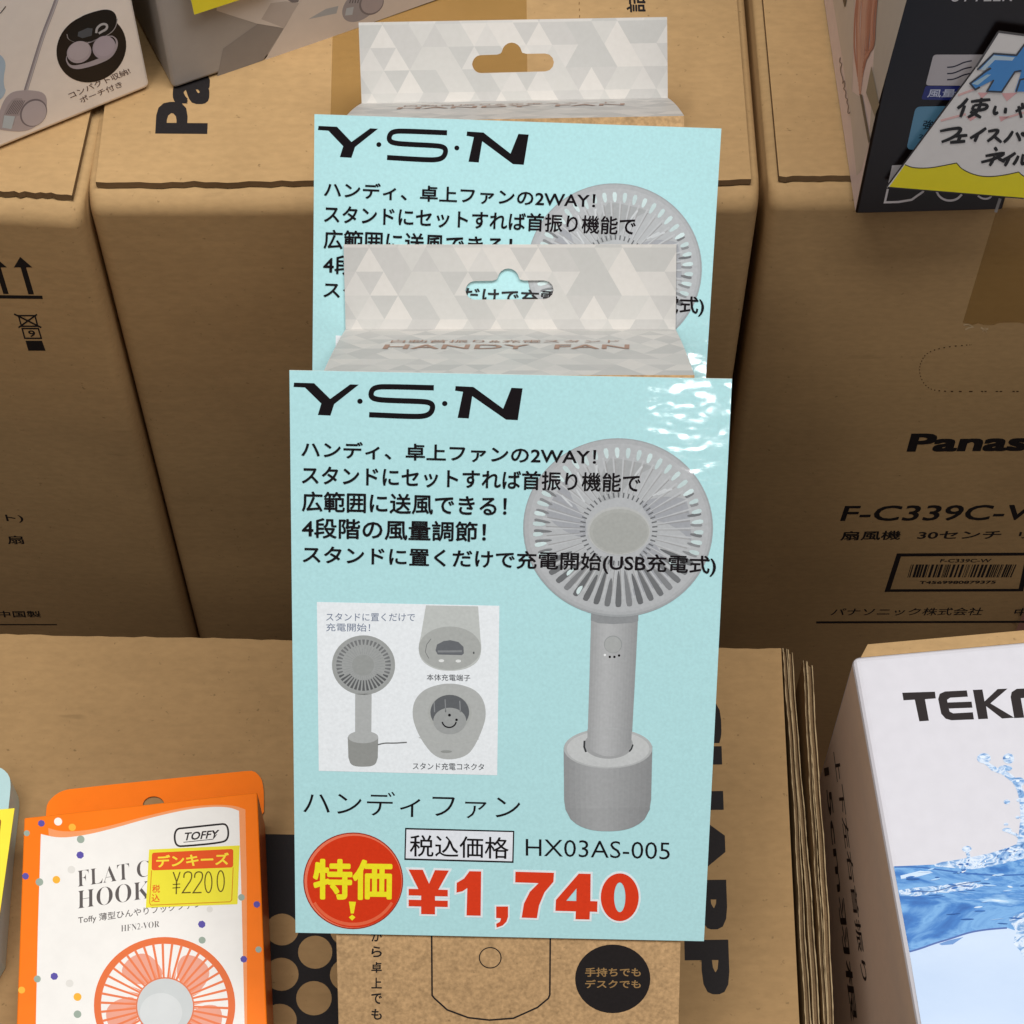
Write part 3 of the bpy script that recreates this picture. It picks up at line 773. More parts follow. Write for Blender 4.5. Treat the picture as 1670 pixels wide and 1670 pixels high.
# ---- copies further back
def copy_tree(o, parent=None):
    c = o.copy(); COL.objects.link(c)
    if parent: c.parent = parent
    for ch in o.children: copy_tree(ch, c)
    return c
def place(c, src, top_src, top_dst, roll):
    q = Quaternion(n_out, R(roll)); c.rotation_mode = 'QUATERNION'; c.rotation_quaternion = q
    c.location = top_dst - q @ (top_src - src.location)
tabc = TABP.hit(831.5, 398)
rF2 = copy_tree(rF); rF2['label'] = 'rear fan box whose pale hang tab shows above the rear sign, hole over brown carton'
t2 = Plane(TABP.o + STEP_BACK, n_out).hit(836, 31.5)
place(rF2, rF, tabc, t2, 1.0)
rS2 = copy_tree(rS); rS2['label'] = 'pale blue price sign behind, lower half hidden by the front hang tab'
place(rS2, rS, (sgn[0] + sgn[1]) / 2, s_top2, -.87)

# ================================================================== white box with water picture (right)
Z_T = Z_D + .025
PT = Plane((0, 0, Z_T), UP)
ta, tr_ = PT.hit(1390, 1070), PT.hit(1700, 1042)
exT = flat_n(tr_ - ta)
tf = PT.hit(1497, 1670); eyT = flat_n(ta - tf)
WT, DT = .30, .42
rT = thing('fan_carton', 'white product box with blue water splash picture, standing right of the low carton', 'box', Vector((ta.x, ta.y, 0)) + exT * WT / 2 - eyT * DT / 2)
c4 = [ta - eyT * DT, ta - eyT * DT + exT * WT, ta + exT * WT, ta]
WHT = (211, 210, 216)
mb = MB(); mb.box([Vector((q.x, q.y, .002)) for q in c4] + [q.copy() for q in c4], ink(*WHT), {5: ink(240, 216, 194)})
mb.build('body', rT, rT, bevel=.003)
mb = MB(); e0 = ta + eyT * .0005
for zt, y0, y1, x0 in ((Z_T - .002, .0, .006, .004),):
    a_ = ta + exT * x0; q = [a_ + eyT * y0, a_ + exT * (WT - .008) + eyT * y0, a_ + exT * (WT - .008) + eyT * y1, a_ + exT * .004 + eyT * y1]
    mb.box([Vector((v.x, v.y, zt - .05)) for v in q] + [Vector((v.x, v.y, zt)) for v in q], KRAFT)
mb.build('rear_flap', rT, rT)
p = Print(PT, 'g2')
TK = (42, 36, 36)
p.poly([(117, 141), (268, 136), (272, 167), (222, 171), (240, 270), (196, 273), (175, 173), (123, 176)], TK)
p.poly([(415, 130), (420, 159), (338, 164), (324, 174), (326, 186), (437, 182), (441, 210), (332, 214), (336, 228), (352, 236), (443, 231), (448, 264), (345, 268), (318, 261), (297, 238), (283, 170), (290, 146), (315, 135)], TK)
p.poly([(443, 128), (487, 126), (497, 181), (557, 124), (603, 122), (524, 190), (634, 256), (578, 260), (504, 203), (513, 261), (468, 263)], TK)
p.poly([(634, 258), (617, 160), (622, 138), (645, 123), (770, 117), (798, 135), (820, 250), (774, 252), (757, 160), (664, 166), (680, 256)], TK)
p.text('OS', (850, 250), (1130, 240), (828, 114), TK, .05, SANS)
p.build('brand_lettering', rT, rT)
W1 = water_print('water_print', [(.26, (34, 80, 152)), (.40, (62, 122, 192)), (.49, (120, 172, 222)), (.55, (70, 130, 198)), (.62, (150, 194, 232)), (.72, (226, 238, 248))], 15, (1.0, 3.6, 1))
W2 = water_print('splash_print', [(.28, (44, 88, 152)), (.40, (126, 168, 214)), (.50, (222, 233, 245)), (.58, (140, 180, 222)), (.70, (66, 112, 178))], 120, (1, 1.6, 1))
W3 = water_print('pale_water_print', [(.3, (190, 210, 236)), (.7, (204, 221, 242))], 9, (1, 2, 1))
p = Print(PT, 'g2')
rim = [(78, 942), (170, 938), (262, 934), (300, 922), (370, 912), (450, 896), (520, 882), (600, 857), (679, 826), (760, 800), (900, 820), (1200, 870)]
rim2 = [(150, 1336), (200, 1322), (270, 1296), (340, 1276), (430, 1245), (520, 1232), (600, 1226), (680, 1250), (800, 1290), (1200, 1240)]
p.poly([(84, 942), (1220, 942), (1220, 2000), (350, 2000), (205, 1668)], W3)
p.up().poly(rim + list(reversed(rim2)), W1)
p.up()
p.poly(rim[2:9] + [(679, 905), (600, 925), (520, 945), (440, 955), (360, 950), (270, 942)], W2)
p.poly([(100, 1052), (180, 1040), (300, 1030), (420, 1012), (500, 1030), (420, 1052), (300, 1062), (180, 1080), (106, 1078)], W2)
p.poly([(108, 985), (200, 962), (260, 970), (190, 990), (112, 1000)], (200, 220, 240))
p.poly([(610, 1190), (640, 1165), (700, 1150), (760, 1200), (740, 1330), (700, 1420), (660, 1330), (630, 1300), (640, 1240)], W2)
p.up().stroke(chaikin(rim2[:7], 2), 8, (84, 110, 170))
p.poly([(285, 1300), (330, 1284), (400, 1268), (350, 1302), (300, 1306)], (110, 150, 205))
p.stroke(chaikin([(82, 945), (190, 944), (290, 958), (420, 975), (560, 985), (679, 980)], 2), 7, (60, 108, 175))
p.up().stroke(chaikin([(160, 1055), (260, 1062), (380, 1025), (480, 1010)], 2), 4, (70, 100, 150))
p.up().stroke(chaikin([(500, 460), (540, 495), (600, 515), (660, 570), (679, 690), (672, 800), (660, 850)], 2), [22, 18, 18, 20, 24, 22, 20, 20, 22, 26, 26, 26, 28, 28, 28, 30, 30, 30, 32, 32, 34, 34, 34, 34, 34, 34], W2)
p.up().stroke([(416, 870), (424, 900), (436, 938)], 16, W2); p.up().stroke([(600, 780), (640, 795), (668, 820)], 12, W2)
p.up()
for x_, y_, a_, b_ in ((494, 444, 32, 24), (607, 445, 26, 24), (592, 490, 32, 14), (655, 553, 26, 22), (415, 863, 22, 15), (600, 645, 15, 11), (656, 637, 13, 8), (649, 716, 10, 7), (596, 748, 11, 7), (600, 775, 22, 10), (690, 690, 20, 30), (720, 600, 26, 22)):
    p.ell(x_, y_, a_, b_, W2, 20)
p.up()
for x_, y_, a_, b_ in ((488, 438, 12, 7), (602, 438, 10, 7), (650, 548, 9, 6), (412, 860, 8, 4)): p.ell(x_, y_, a_, b_, (222, 234, 246), 14)
p.up()
rw = random.Random(5)
for k in range(46):                                                     # flow lines and glints inside the water
    x_ = rw.uniform(95, 900); y_ = rw.uniform(955, 1060) if rw.random() < .7 else rw.uniform(1060, 1210)
    l_ = rw.uniform(20, 90); th_ = rw.uniform(2, 7) * (1 if y_ < 1060 else .8); dy_ = rw.uniform(-12, 6)
    c_ = rw.choice([(48, 96, 164), (210, 228, 244), (170, 204, 236), (64, 116, 184)])
    p.up(1); p.poly(chaikin([(x_, y_), (x_ + l_ * .5, y_ - th_ + dy_ * .5), (x_ + l_, y_ + dy_), (x_ + l_ * .5, y_ + th_ + dy_ * .5)], 2, True), c_)
    if p.lvl > 34: p.lvl = 24
for k in range(26):                                                     # foam along the rim
    t_ = rw.uniform(.25, 1); x_ = 262 + (679 - 262) * t_; y_ = 934 - 108 * t_ ** 1.4 + rw.uniform(8, 60)
    p.up(1); p.ell(x_, y_, rw.uniform(3, 13), rw.uniform(2, 6), rw.choice([(60, 108, 176), (232, 240, 248), (120, 164, 212)]), 12, rot=rw.uniform(-40, 10))
    if p.lvl > 60: p.lvl = 36
p.build('water_splash_print', rT, rT)
ST = Plane(ta, eyT.cross(UP))
p = Print(ST, 'g1', 'card')
p.text('上下左右首振り', (315, 494), (440, 1480), (338, 488), TK, .01)
p.text('15cm羽根', (273, 566), (393, 1660), (300, 556), TK, .015)
p.build('printed_text', rT, rT)

# ================================================================== orange box lying on the low carton (left)
t_o = .034
PO = Plane((0, 0, Z_D + t_o), UP)
q4 = [PO.k('d5', *q) for q in ((137, 465), (1460, 320), (1526, 1900), (84, 1900))]      # TL, TR, BR, BL
rO = thing('fan_box', 'orange and white fan box with yellow price sticker, lying flat on the low carton', 'box', Vector((sum(q.x for q in q4) / 4, sum(q.y for q in q4) / 4, Z_D)))
OR = (243, 120, 24)
mb = MB(); dn = lambda v: Vector((v.x, v.y, Z_D + .0008))
tl, tr, br, bl = q4
mb.box([dn(bl), dn(br), dn(tr), dn(tl), bl, br, tr, tl], ink(*OR, 'gloss'))
mb.build('body', rO, rO, bevel=.0006)
TBP = Plane((0, 0, Z_D + .0012), UP)
tabpts = chaikin([(258, 520), (262, 420), (268, 385), (300, 345), (345, 315), (400, 300), (1385, 200), (1440, 198), (1475, 230), (1490, 262), (1498, 330), (1497, 432)], 1)
lp_ = [TBP.k('d5', *q) for q in tabpts] + [TBP.k('d5', 1470, 470), TBP.k('d5', 700, 540)]
hl = [TBP.k('d5', *q) for q in ell_pts(872, 393, 62, 50, 24)]
mb = MB(); mb.tess([lp_, hl], ink(*OR, 'gloss'), UP)
up_ = UP * .0006
mb.tess([[v - up_ for v in lp_], [v - up_ for v in hl]], ink(190, 170, 150), -UP)
for loop in (lp_, hl):
    for i in range(len(loop)): mb.face([loop[i], loop[(i + 1) % len(loop)], loop[(i + 1) % len(loop)] - up_, loop[i] - up_], ink(228, 130, 60))
mb.build('hang_tab', rO, rO)
p = Print(PO, 'd5', 'gloss')
top_w = chaikin([(232, 558), (330, 580), (450, 570), (600, 538), (850, 466), (1050, 420), (1200, 402), (1300, 405), (1356, 426)], 2)
p.poly(chaikin([(274, 524), (350, 545), (470, 540), (600, 518), (850, 450), (1050, 405), (1220, 390), (1330, 396), (1392, 418)], 2) + [(1400, 800), (1402, 1900), (1300, 1900), (1200, 1000), (400, 700), (280, 600)], (236, 152, 98))
p.up().poly(top_w + [(1370, 900), (1394, 1900), (198, 1900), (215, 1100)], (233, 230, 224))
p.up()
PU, GR, YE = (92, 82, 160), (152, 166, 152), (238, 176, 60)
for col, ds in ((PU, [(235, 497, 20), (455, 677, 22), (145, 797, 20), (1145, 1070, 22), (1457, 957, 20), (1383, 1268, 20), (308, 1365, 22)]),
                (YE, [(410, 520, 21), (320, 817, 22), (123, 1443, 20), (440, 1482, 23)]), ((238, 232, 222), [(330, 487, 23)]),
                (GR, [(152, 553, 17), (458, 588, 22), (224, 830, 22), (1370, 917, 19), (1147, 1160, 20), (1467, 1213, 18), (212, 1380, 20), (440, 1580, 22)]),
                ((218, 215, 208), [(405, 760, 22), (395, 1405, 22), (1190, 985, 18)])):
    for x_, y_, r_ in ds: p.ell(x_, y_, r_, r_ * .98, col, 7 if col == PU else 18, rot=random.uniform(0, 50))
p.build('panel_print', rO, rO)
p = Print(PO, 'd5', 'gloss', 3)
GT = (92, 86, 84)
def mserif(s): return ''.join(chr(0x1D400 + ord(c) - 65) if 'A' <= c <= 'Z' else c for c in s)
p.text(mserif('FLAT COOL'), (440, 857), (735, 812), (438, 766), GT, -.013, ref=mserif('FLAT'))
p.text(mserif('HOOK FAN'), (440, 983), (856, 922), (440, 880), GT, -.013, ref=mserif('HOOK'))
p.text('Toffy 薄型ひんやりフックファン', (445, 1075), (1145, 980), (443, 1024), GT, .008)
p.text(mserif('HFN') + '2-' + mserif('VOR'), (687, 1112), (905, 1085), (687, 1076), GT, -.013)
p.key = 'g5'
p.stroke(chaikin([(515, 628), (860, 590), (985, 580), (995, 770), (860, 802), (520, 834), (385, 838), (380, 640)], 3, True), 21, TK, closed=True)
p.text('TOFFY', (478, 775), (868, 742), (500, 682), TK, .02, SANS)
p.stroke([(482, 792), (815, 757), (862, 700)], 8, TK)
p.build('printed_text', rO, rO)
p = Print(PO, 'd5', 'gloss', 3)
EC = (934, 1530)
def ep(r, a): return (EC[0] + 401 * r * math.cos(a), EC[1] + 388 * r * math.sin(a))
p.poly([ep(1, 2 * math.pi * i / 72) for i in range(72)], (222, 112, 62), [[ep(.90, 2 * math.pi * i / 72) for i in range(72)]])
FO = (226, 122, 78)
for k in range(5):
    a0 = R(k * 72 - 58); bl_ = [ep(.42, a0 - .1), ep(.6, a0 - .28), ep(.8, a0 - .22), ep(.86, a0 + .05), ep(.84, a0 + .32), ep(.7, a0 + .5), ep(.42, a0 + .75)]
    p.poly(chaikin(bl_, 2, True), (226, 158, 136))
p.up()
for k in range(42):
    a = 2 * math.pi * (k + .3) / 42
    p.poly([ep(.40, a - .036), ep(.91, a - .019), ep(.91, a + .019), ep(.40, a + .036)], FO)
    if k % 3 != 1: p.poly([ep(.40, a + .045), ep(.56, a + .04), ep(.40, a + .10)], (228, 140, 104))
p.up().ell(EC[0] + 3, EC[1] + 6, 166, 166, (214, 120, 84), 48); p.up().ell(EC[0] + 3, EC[1] + 6, 158, 158, (196, 200, 199), 48)
p.up().ell(EC[0] - 20, EC[1] + 40, 120, 110, (206, 209, 208), 48)
p.build('fan_picture', rO, rO)
p = Print(PO, 'g5', 'gloss', 8)
p.poly([(92, 875), (1120, 828), (1095, 1495), (55, 1535)], (230, 218, 58)); stk = p.build('price_sticker', rO, rO)
p = Print(PO, 'g5', 'gloss', 10)
SR = (222, 84, 34)
p.poly(rrect([(125, 912), (1048, 868), (1046, 1078), (120, 1112)], 30), SR)
p.stroke([(120, 1112), (98, 1480), (112, 1506), (1010, 1468), (1030, 1445), (1046, 1078)], 9, (208, 130, 30))
p.up().text('デンキーズ', (172, 1080), (1000, 1048), (172, 940), (240, 214, 60), .03)
ST_ = (104, 90, 30)
p.stroke([(366, 1130), (404, 1238), (400, 1382)], 15, ST_); p.stroke([(360, 1272), (446, 1266)], 11, ST_); p.stroke([(358, 1312), (446, 1306)], 11, ST_)
for dx in (0, 122): p.stroke(chaikin([(486 + dx, 1196), (490 + dx, 1146), (530 + dx, 1124), (578 + dx, 1140), (574 + dx, 1212), (520 + dx, 1290), (470 + dx, 1366)], 2) + [(566 + dx, 1362)], 15, ST_)
for x_, y_ in ((765, 1246), (905, 1234)): p.stroke(ell_pts(x_, y_, 40, 118, 26), 14, ST_, closed=True)
p.up().stroke([(444, 1128), (408, 1236)], 14, ST_)
p.text('税', (125, 1368), (215, 1364), (128, 1278), SR, .012); p.text('込', (118, 1472), (212, 1468), (122, 1382), SR, .012)
p.build('sticker_text', stk, rO)

# ================================================================== pale blue package and yellow card at the left edge
PB = Plane((0, 0, Z_D + .02), UP)
cyp = chaikin([(-420, 60), (-20, 40), (20, 55), (58, 95), (68, 150), (62, 230), (40, 420), (20, 640), (-40, 1400), (-420, 1400)], 1)
top = [PB.k('g3', *q) for q in cyp]
ctr = sum(top, Vector()) / len(top)
rP = thing('package', 'pale blue package with rounded corner, partly cut off by the left edge of the photo', 'package', Vector((ctr.x, ctr.y, Z_D)))
mb = MB(); mb.tess([top], ink(178, 208, 208, 'gloss'), UP); lo = [Vector((v.x, v.y, Z_D + .0008)) for v in top]
mb.tess([lo], ink(178, 208, 208, 'gloss'), -UP)
for i in range(len(top)): mb.face([top[i], top[(i + 1) % len(top)], lo[(i + 1) % len(top)], lo[i]], ink(178, 208, 208, 'gloss'))
mb.build('body', rP, rP)
PY = Plane((0, 0, Z_D + .0225), UP)
yc = [PY.k('g3', *q) for q in ((-380, 345), (92, 303), (-14, 1060), (-470, 1050))]
ctr = sum(yc, Vector()) / 4
rY = thing('price_card', 'yellow price card lying on the pale blue package at the left edge', 'card', ctr)
mb = MB(); up_ = UP * .0005
mb.face(yc, ink(244, 228, 70, 'gloss'), UP); mb.face([v - up_ for v in yc], ink(220, 215, 200), -UP)
for i in range(4): mb.face([yc[i], yc[(i + 1) % 4], yc[(i + 1) % 4] - up_, yc[i] - up_], ink(230, 214, 90))
mb.build('sheet', rY, rY)
p = Print(PY, 'g3', 'gloss'); p.stroke(rrect([(-360, 375), (6, 372), (-60, 900), (-440, 900)], 24), 8, (150, 90, 40), closed=True)
p.build('border_print', rY, rY)

# ================================================================== boxes standing on the tall cartons
def standing_box(name, label, bl_px, br_px, height, depth, mat, side, bevel=.0012, ext=(0, 0), tilt=0.0):
    a, b = TOPP.hit(*bl_px), TOPP.hit(*br_px)
    ex = flat_n(b - a); ey = Vector((-ex.y, ex.x, 0))
    a = a - ex * ext[0]; b = b + ex * ext[1]
    z0 = .0008
    root = thing(name, label, 'box', (a + b) / 2 + ey * depth / 2)
    up = (UP + ey * tilt + ex * 0).normalized()
    A = [a + UP * z0, b + UP * z0, b + ey * depth + UP * z0, a + ey * depth + UP * z0]
    mb = MB(); mb.box(A + [v + up * height for v in A], mat, {5: side, 3: side})
    mb.build('body', root, root, bevel=bevel)
    return root, Plane(a, ex.cross(up)), ex, ey, A
# neck fan box, far left
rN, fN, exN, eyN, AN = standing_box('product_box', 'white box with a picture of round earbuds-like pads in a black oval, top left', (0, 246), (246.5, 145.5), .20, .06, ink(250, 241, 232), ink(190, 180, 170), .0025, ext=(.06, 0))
p = Print(fN, 'e1')
p.ell(888, 470, 352, 318, (38, 32, 30), 48, rot=-38)
DKB = (30, 30, 32)
p.stroke(chaikin([(558, 0 - 30), (500, 130), (420, 330), (330, 620), (250, 880)], 2), 40, (172, 164, 168))
p.poly(chaikin([(-60, 500), (20, 540), (60, 620), (34, 740), (40, 850), (60, 880), (20, 960), (-60, 1000)], 2, True), (186, 208, 226)); p.up().stroke(chaikin([(568, -30), (510, 130), (430, 330), (340, 620), (260, 880)], 2), 12, (206, 200, 202)); p.stroke(chaikin([(545, -30), (487, 130), (406, 330), (316, 620), (237, 880)], 2), 7, (146, 138, 142))
p.poly(chaikin([(0, 1060), (60, 930), (160, 875), (380, 880), (455, 930), (455, 1060), (390, 1200), (260, 1282), (40, 1270), (-60, 1240)], 2, True), (188, 178, 182))
p.stroke([(0, 130), (30, 95), (55, 60)], 9, (70, 60, 55))
p.text('コンパクト収納!', (690, 960), (1275, 712), (655, 905), (96, 70, 62), .004)
p.text('ポーチ付き', (790, 1005), (1195, 842), (765, 950), (96, 70, 62), .004)
p.up()
p.poly(chaikin([(650, 330), (690, 240), (780, 160), (900, 115), (1030, 85), (1110, 110), (1140, 180), (1120, 270), (1060, 330), (900, 410), (740, 415), (670, 390)], 2, True), DKB)
p.poly(chaikin([(630, 560), (660, 640), (720, 672), (800, 668), (960, 622), (1090, 560), (1150, 450), (1140, 370), (1060, 330), (700, 470)], 2, True), (176, 168, 176))
p.stroke(chaikin([(650, 330), (660, 380), (740, 415), (900, 405), (1060, 335), (1125, 270), (1140, 180)], 2), 8, (170, 166, 168))
p.poly(chaikin([(20, 1170), (60, 1040), (130, 950), (240, 955), (200, 1120), (150, 1130), (130, 1240), (30, 1240)], 1, True), (170, 160, 164))
p.up()
p.poly(chaikin([(640, 555), (670, 625), (730, 638), (880, 600), (1060, 520), (1130, 440), (1120, 370), (1060, 345), (700, 480)], 2, True), (34, 30, 30))
p.ell(325, 1095, 145, 122, (130, 122, 128), 36, rot=-50)
p.stroke(chaikin([(935, 320), (940, 270), (990, 230), (1040, 235), (1040, 280), (980, 310), (960, 325)], 2), 22, (190, 190, 194))
p.poly([(760, 310), (850, 270), (900, 275), (890, 345), (800, 370), (755, 350)], (86, 92, 100))
for k in range(7): p.stroke([(140 + 17 * k, 975), (60 + 17 * k, 1110)], 5, (96, 90, 96))
p.poly([(40, 1120), (145, 1130), (110, 1255), (20, 1240)], (196, 208, 216))
p.up()
p.ell(330, 1100, 130, 112, (196, 187, 192), 36, rot=-50)
p.ell(768, 505, 122, 104, (182, 172, 180), 36, rot=-25); p.ell(1012, 460, 118, 108, (178, 168, 180), 36, rot=-45)
p.up().ell(765, 490, 108, 88, (192, 183, 190), 36, rot=-25); p.ell(1012, 446, 104, 94, (186, 176, 188), 36, rot=-45)
p.build('front_print', rN, rN)
# grey box
rG, fG, exG, eyG, AG = standing_box('product_box', 'grey box with angular pale panels and yellow card, between white box and rear hang tab', (283.5, 148.5), (584, 45.5), .19, .11, ink(166, 160, 155), ink(150, 144, 138), .002, ext=(0, .05))
p = Print(fG, 'e2')
p.poly([(555, 72), (830, 160), (1012, 190), (1122, 15), (1180, -80), (560, -80)], (214, 206, 199))
p.poly([(1140, -20), (1010, 200), (878, 418), (1540, 180), (2100, -20), (2100, -300), (1300, -300)], (216, 206, 197))
p.poly([(835, 163), (1010, 195), (872, 410), (560, 520), (600, 330)], (146, 140, 136))
p.up().poly([(925, 20), (860, 130), (1012, 188), (1118, 20), (1030, 8)], (190, 181, 175))
p.poly([(1030, -10), (1070, 20), (1110, 14), (1130, -30)], (128, 122, 124))
p.ell(1540, 30, 150, 92, (160, 156, 160), 36, rot=-40)
p.poly([(1300, 60), (1385, 40), (1372, 90), (1180, 130)], (172, 176, 180))
p.up().ell(1610, 20, 90, 75, (128, 122, 126), 30, rot=-40); p.poly([(1440, 55), (1490, 45), (1480, 100), (1430, 105)], (182, 190, 198))
for k in range(4): p.stroke([(1470 + 18 * k, -14), (1462 + 18 * k, 20)], 6, (92, 88, 92))
p.up().ell(1614, 18, 80, 66, (172, 163, 166), 30, rot=-40)
p.build('front_print', rG, rG)
PYC = fG.off(.004)
yc = [PYC.k('e2', *q) for q in ((405, 100), (980, -88), (900, -420), (330, -240))]
rY2 = thing('price_card', 'yellow card at the top edge, hanging in front of the grey box', 'card', (yc[0] + yc[1]) / 2)
mb = MB(); d_ = fG.n * .0005
mb.face(yc, ink(246, 232, 60, 'gloss'), fG.n); mb.face([v - d_ for v in yc], ink(225, 218, 190), -fG.n)
for i in range(4): mb.face([yc[i], yc[(i + 1) % 4], yc[(i + 1) % 4] - d_, yc[i] - d_], ink(240, 232, 130))
mb.build('sheet', rY2, rY2)
# black box
BK = (22, 15, 15)
rK, fK, exK, eyK, AK = standing_box('product_box', 'glossy black box with pale pink side and a handwritten card on it, top right', (1394.5, 351), (1634, 344.5), .24, .14, ink(*BK, 'gloss'), ink(226, 206, 202), .0009)
p = Print(fK, 'e3', 'gloss')
p.poly(rrect([(985, 412), (1420, 412), (1330, 648), (925, 645)], 25), (190, 184, 186))
p.poly(rrect([(925, 648), (1330, 652), (1290, 760), (893, 752)], 18), (40, 48, 120))
p.poly(rrect([(850, 806), (1150, 800), (1080, 1135), (780, 1130)], 40), (96, 146, 176))
p.poly([(672, 1250), (780, 1245), (700, 1400), (640, 1400)], (196, 192, 194))
p.text('STYLER', (1120, 12), (1580, 8), (1145, -90), (205, 200, 200), .0, SANS)
p.stroke([(640, 1428), (617, 1530), (720, 1527), (820, 1510), (905, 1450), (930, 1400)], 16, (214, 208, 208))
p.stroke(chaikin([(1005, 1440), (1030, 1490), (1090, 1520), (1160, 1510), (1200, 1470)], 2), 16, (214, 208, 208))
p.stroke(chaikin([(1320, 1480), (1360, 1505), (1410, 1500), (1430, 1470)], 2), 14, (214, 208, 208))
p.stroke([(1490, 1500), (1455, 1605)], 22, (150, 145, 142))
p.up()
for dy in (0, 48, 94): p.stroke(chaikin([(1088, 508 + dy), (1130, 506 + dy), (1170, 492 + dy), (1215, 470 + dy), (1275, 458 + dy)], 2), 10, (32, 30, 50))
p.text('風量切替', (935, 735), (1360, 735), (950, 672), (200, 205, 225), .012)
p.text('強力', (898, 978), (1060, 978), (912, 908), (28, 34, 44), .01); p.text('2段階', (868, 1048), (1060, 1048), (880, 1010), (28, 34, 44), .005)
p.build('front_print', rK, rK)
sK = Plane(AK[0], -exK)
p = Print(sK, 'e3')
p.poly([(215, -60), (390, -60), (372, 690), (440, 740), (500, 1080), (440, 1290), (405, 1330), (360, 900), (290, 400)], (204, 192, 182))
p.poly([(565, -60), (800, -60), (560, 820), (500, 1080), (530, 500)], (186, 178, 170))
p.up()
for k in range(15):
    x_ = 392 + k * 11; yb = 720 - abs(k - 4) * 34
    p.stroke(chaikin([(x_ + 20, -60), (x_ + random.uniform(-6, 10), 150), (x_ + random.uniform(-12, 6), 380), (430 + (x_ - 430) * .35, yb)], 2), [12] * 20, random.choice([(196, 140, 124), (186, 122, 106), (206, 158, 142), (174, 112, 98)]))
    p.up(1)
p.poly([(520, 500), (580, 790), (545, 880), (480, 700)], (140, 130, 112)); p.poly([(430, 710), (450, 716), (510, 1050), (498, 1085)], (92, 84, 76))
p.poly(chaikin([(296, -40), (310, 30), (318, 58), (330, 20), (338, -40)], 1), (84, 70, 60))
p.stroke(chaikin([(284, 435), (276, 470), (300, 480), (282, 520), (292, 560), (306, 600), (300, 640), (318, 600), (318, 660), (305, 670), (330, 690), (320, 740), (345, 750), (330, 770), (348, 800), (338, 850), (352, 862), (358, 845)], 2), 5, (110, 90, 84))
p.build('side_print', rK, rK)
# handwritten card on it
PC = fK.off(.0025)
poly_ = [(1480, 240), (1690, 268), (2250, 330), (1990, 1545), (1670, 1506), (628, 1418), (1310, 500)]
cc = [PC.k('e3', *q) for q in poly_]
ctr = sum(cc, Vector()) / len(cc)
rH = thing('handwritten_card', 'white and yellow card with black and blue handwriting, on the black box', 'card', (cc[3] + cc[5]) / 2)
mb = MB(); mb.tess([cc], ink(240, 237, 234, 'gloss'), fK.n); d_ = fK.n * .0006
mb.tess([[v - d_ for v in cc]], ink(200, 196, 190), -fK.n)
for i in range(len(cc)): mb.face([cc[i], cc[(i + 1) % len(cc)], cc[(i + 1) % len(cc)] - d_, cc[i] - d_], ink(60, 56, 54))
mb.build('sheet', rH, rH)
p = Print(PC, 'e3', 'gloss')
sc1 = chaikin([(770, 1245), (830, 1270), (950, 1272), (1060, 1252), (1160, 1232)], 2); sc2 = chaikin([(1160, 1232), (1200, 1280), (1300, 1325), (1400, 1338), (1520, 1325), (1630, 1300)], 2)
sc3 = chaikin([(1630, 1300), (1660, 1330), (1760, 1370), (1900, 1370), (2030, 1330)], 2)
p.poly(sc1 + sc2[1:] + sc3[1:] + [(1985, 1538), (1670, 1500), (650, 1412)], (246, 230, 24))
for a_, b_ in (((1170, 720), (1320, 665)), ((1040, 912), (1230, 862)), ((1500, 900), (1670, 850))): p.stroke([a_, b_], 16, (240, 196, 192))
for q in ([(1320, 700), (1400, 700), (1350, 745)], [(1500, 705), (1620, 700), (1540, 765)], [(1230, 880), (1320, 880), (1265, 915)], [(1480, 880), (1560, 880), (1495, 920)]): p.poly(q, (240, 184, 184))
p.up().stroke(sc1, 7, TK); p.stroke(sc2, 7, TK); p.stroke(sc3, 7, TK)
p.stroke([(1480, 240), (1690, 268)], 14, (84, 82, 82)); p.stroke([(1308, 505), (1475, 242)], 14, (84, 82, 82)); p.stroke([(640, 1416), (1670, 1500)], 9, (50, 46, 46)); p.stroke([(630, 1416), (1305, 508)], 8, (50, 46, 46))
BH = (22, 20, 20)
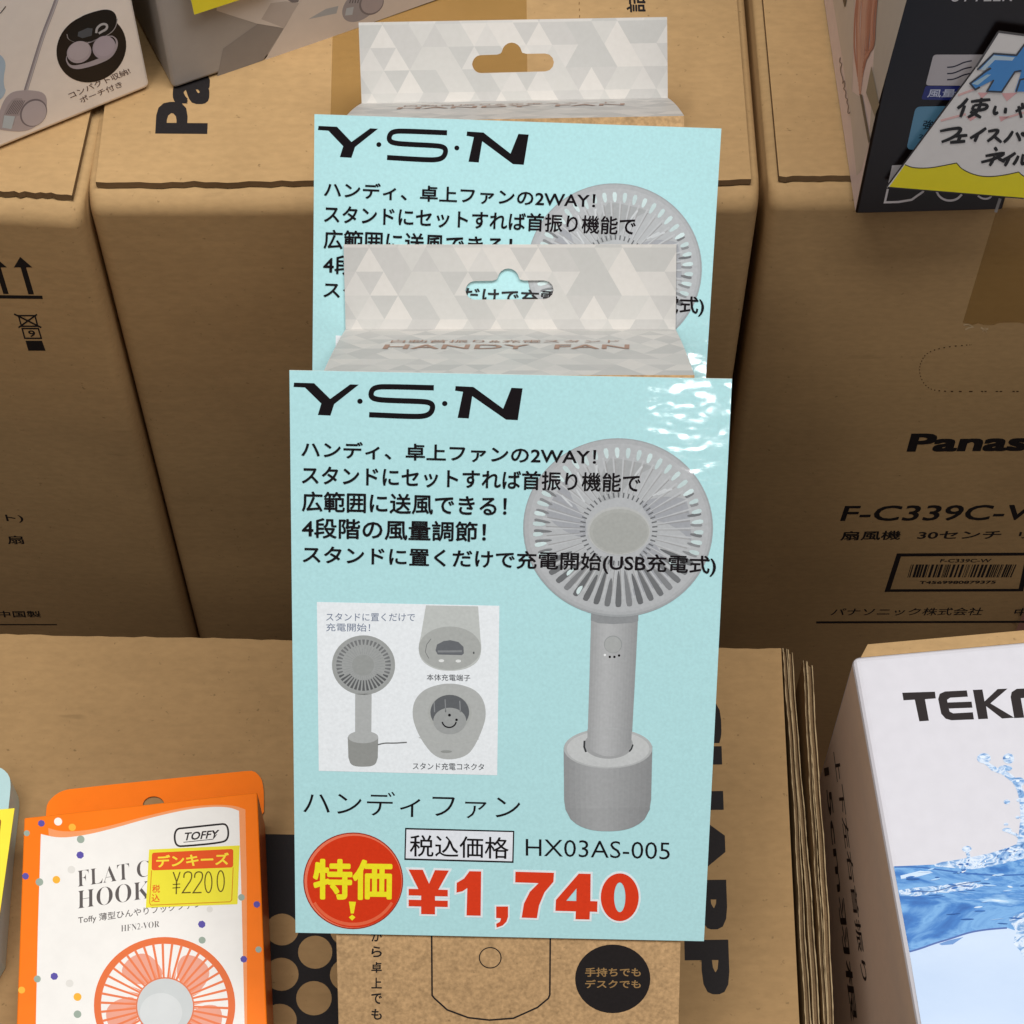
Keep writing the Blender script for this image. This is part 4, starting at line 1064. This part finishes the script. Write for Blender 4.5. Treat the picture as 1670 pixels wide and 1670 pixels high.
HW = [[(1245, 742), (1205, 790), (1166, 818)], [(1222, 795), (1205, 840), (1188, 884)], [(1268, 768), (1340, 758), (1416, 752)], [(1292, 795), (1398, 786), (1382, 828), (1272, 834), (1292, 795)],
      [(1350, 738), (1338, 800), (1310, 850), (1245, 886)], [(1262, 842), (1300, 862), (1345, 888)], [(1456, 798), (1440, 846), (1450, 862), (1474, 846)], [(1532, 812), (1526, 856)],
      [(1606, 842), (1680, 800), (1730, 812), (1700, 850)], [(1656, 776), (1660, 806)], [(1628, 800), (1650, 890)], [(1790, 800), (1780, 850), (1796, 870)], [(1860, 810), (1856, 856)],
      [(1034, 990), (1120, 972), (1202, 964), (1168, 1014), (1110, 1048), (1046, 1072)], [(1136, 1030), (1242, 1022)], [(1190, 1028), (1170, 1064)], [(1110, 1076), (1226, 1066)],
      [(1384, 966), (1330, 1006), (1262, 1044)], [(1322, 1010), (1296, 1070)], [(1398, 992), (1484, 976), (1450, 1024), (1392, 1068)], [(1444, 1030), (1500, 1076)],
      [(1586, 990), (1556, 1040), (1516, 1076)], [(1612, 1000), (1632, 1036), (1640, 1066)], [(1664, 1000), (1684, 1010), (1670, 1024), (1652, 1012), (1664, 1000)],
      [(1760, 990), (1740, 1030), (1720, 1070)], [(1730, 1010), (1820, 1002), (1800, 1060)],
      [(1448, 1112), (1466, 1140)], [(1378, 1178), (1450, 1166), (1534, 1154), (1450, 1200), (1346, 1226)], [(1450, 1180), (1432, 1216), (1410, 1252)], [(1474, 1196), (1524, 1222)],
      [(1606, 1154), (1560, 1186), (1500, 1214)], [(1562, 1182), (1546, 1216), (1524, 1254)], [(1628, 1176), (1610, 1216), (1588, 1246)], [(1664, 1164), (1656, 1206), (1652, 1246), (1700, 1216)]]
for st_ in HW:
    p.lvl = 4 + (p.lvl - 3) % 6; q = chaikin(st_, 2); n_ = len(q); p.stroke(q, [17 + 8 * math.sin(math.pi * (i + .6) / (n_ + .2)) + random.uniform(-1, 1) for i in range(n_)], BH)
p.lvl = 12
blob = [(1300, 520), (1440, 395), (1610, 405), (1670, 320), (1760, 340), (1750, 420), (1900, 430), (1880, 540), (1720, 540), (1690, 700), (1590, 690), (1640, 560), (1590, 560), (1490, 690), (1390, 685), (1280, 665), (1260, 630), (1380, 540)]
p.poly([(1315, 525), (1440, 405), (1612, 415), (1672, 335), (1750, 350), (1742, 430), (1890, 440), (1870, 530), (1710, 530), (1680, 690), (1600, 690), (1648, 545), (1600, 540), (1500, 690), (1390, 685), (1440, 600), (1300, 672), (1262, 628), (1400, 530), (1420, 505)], (76, 150, 222))
p.up().poly([(1340, 520), (1440, 415), (1600, 430), (1580, 455), (1450, 450), (1370, 530)], (196, 220, 236)); p.poly([(1275, 630), (1390, 560), (1420, 560), (1320, 640)], (176, 210, 230))
p.up().stroke([(1315, 525), (1440, 402), (1612, 414), (1672, 333), (1750, 350)], 14, (60, 66, 78)); p.stroke([(1420, 512), (1380, 535), (1262, 628), (1300, 674), (1335, 655)], 14, (60, 66, 78)); p.stroke([(1440, 600), (1390, 687), (1500, 692), (1600, 540), (1650, 530)], 13, (60, 66, 78))
p.stroke([(1610, 692), (1640, 600), (1680, 590), (1740, 590), (1720, 690)], 13, (60, 66, 78))
p.build('handwriting', rH, rH)
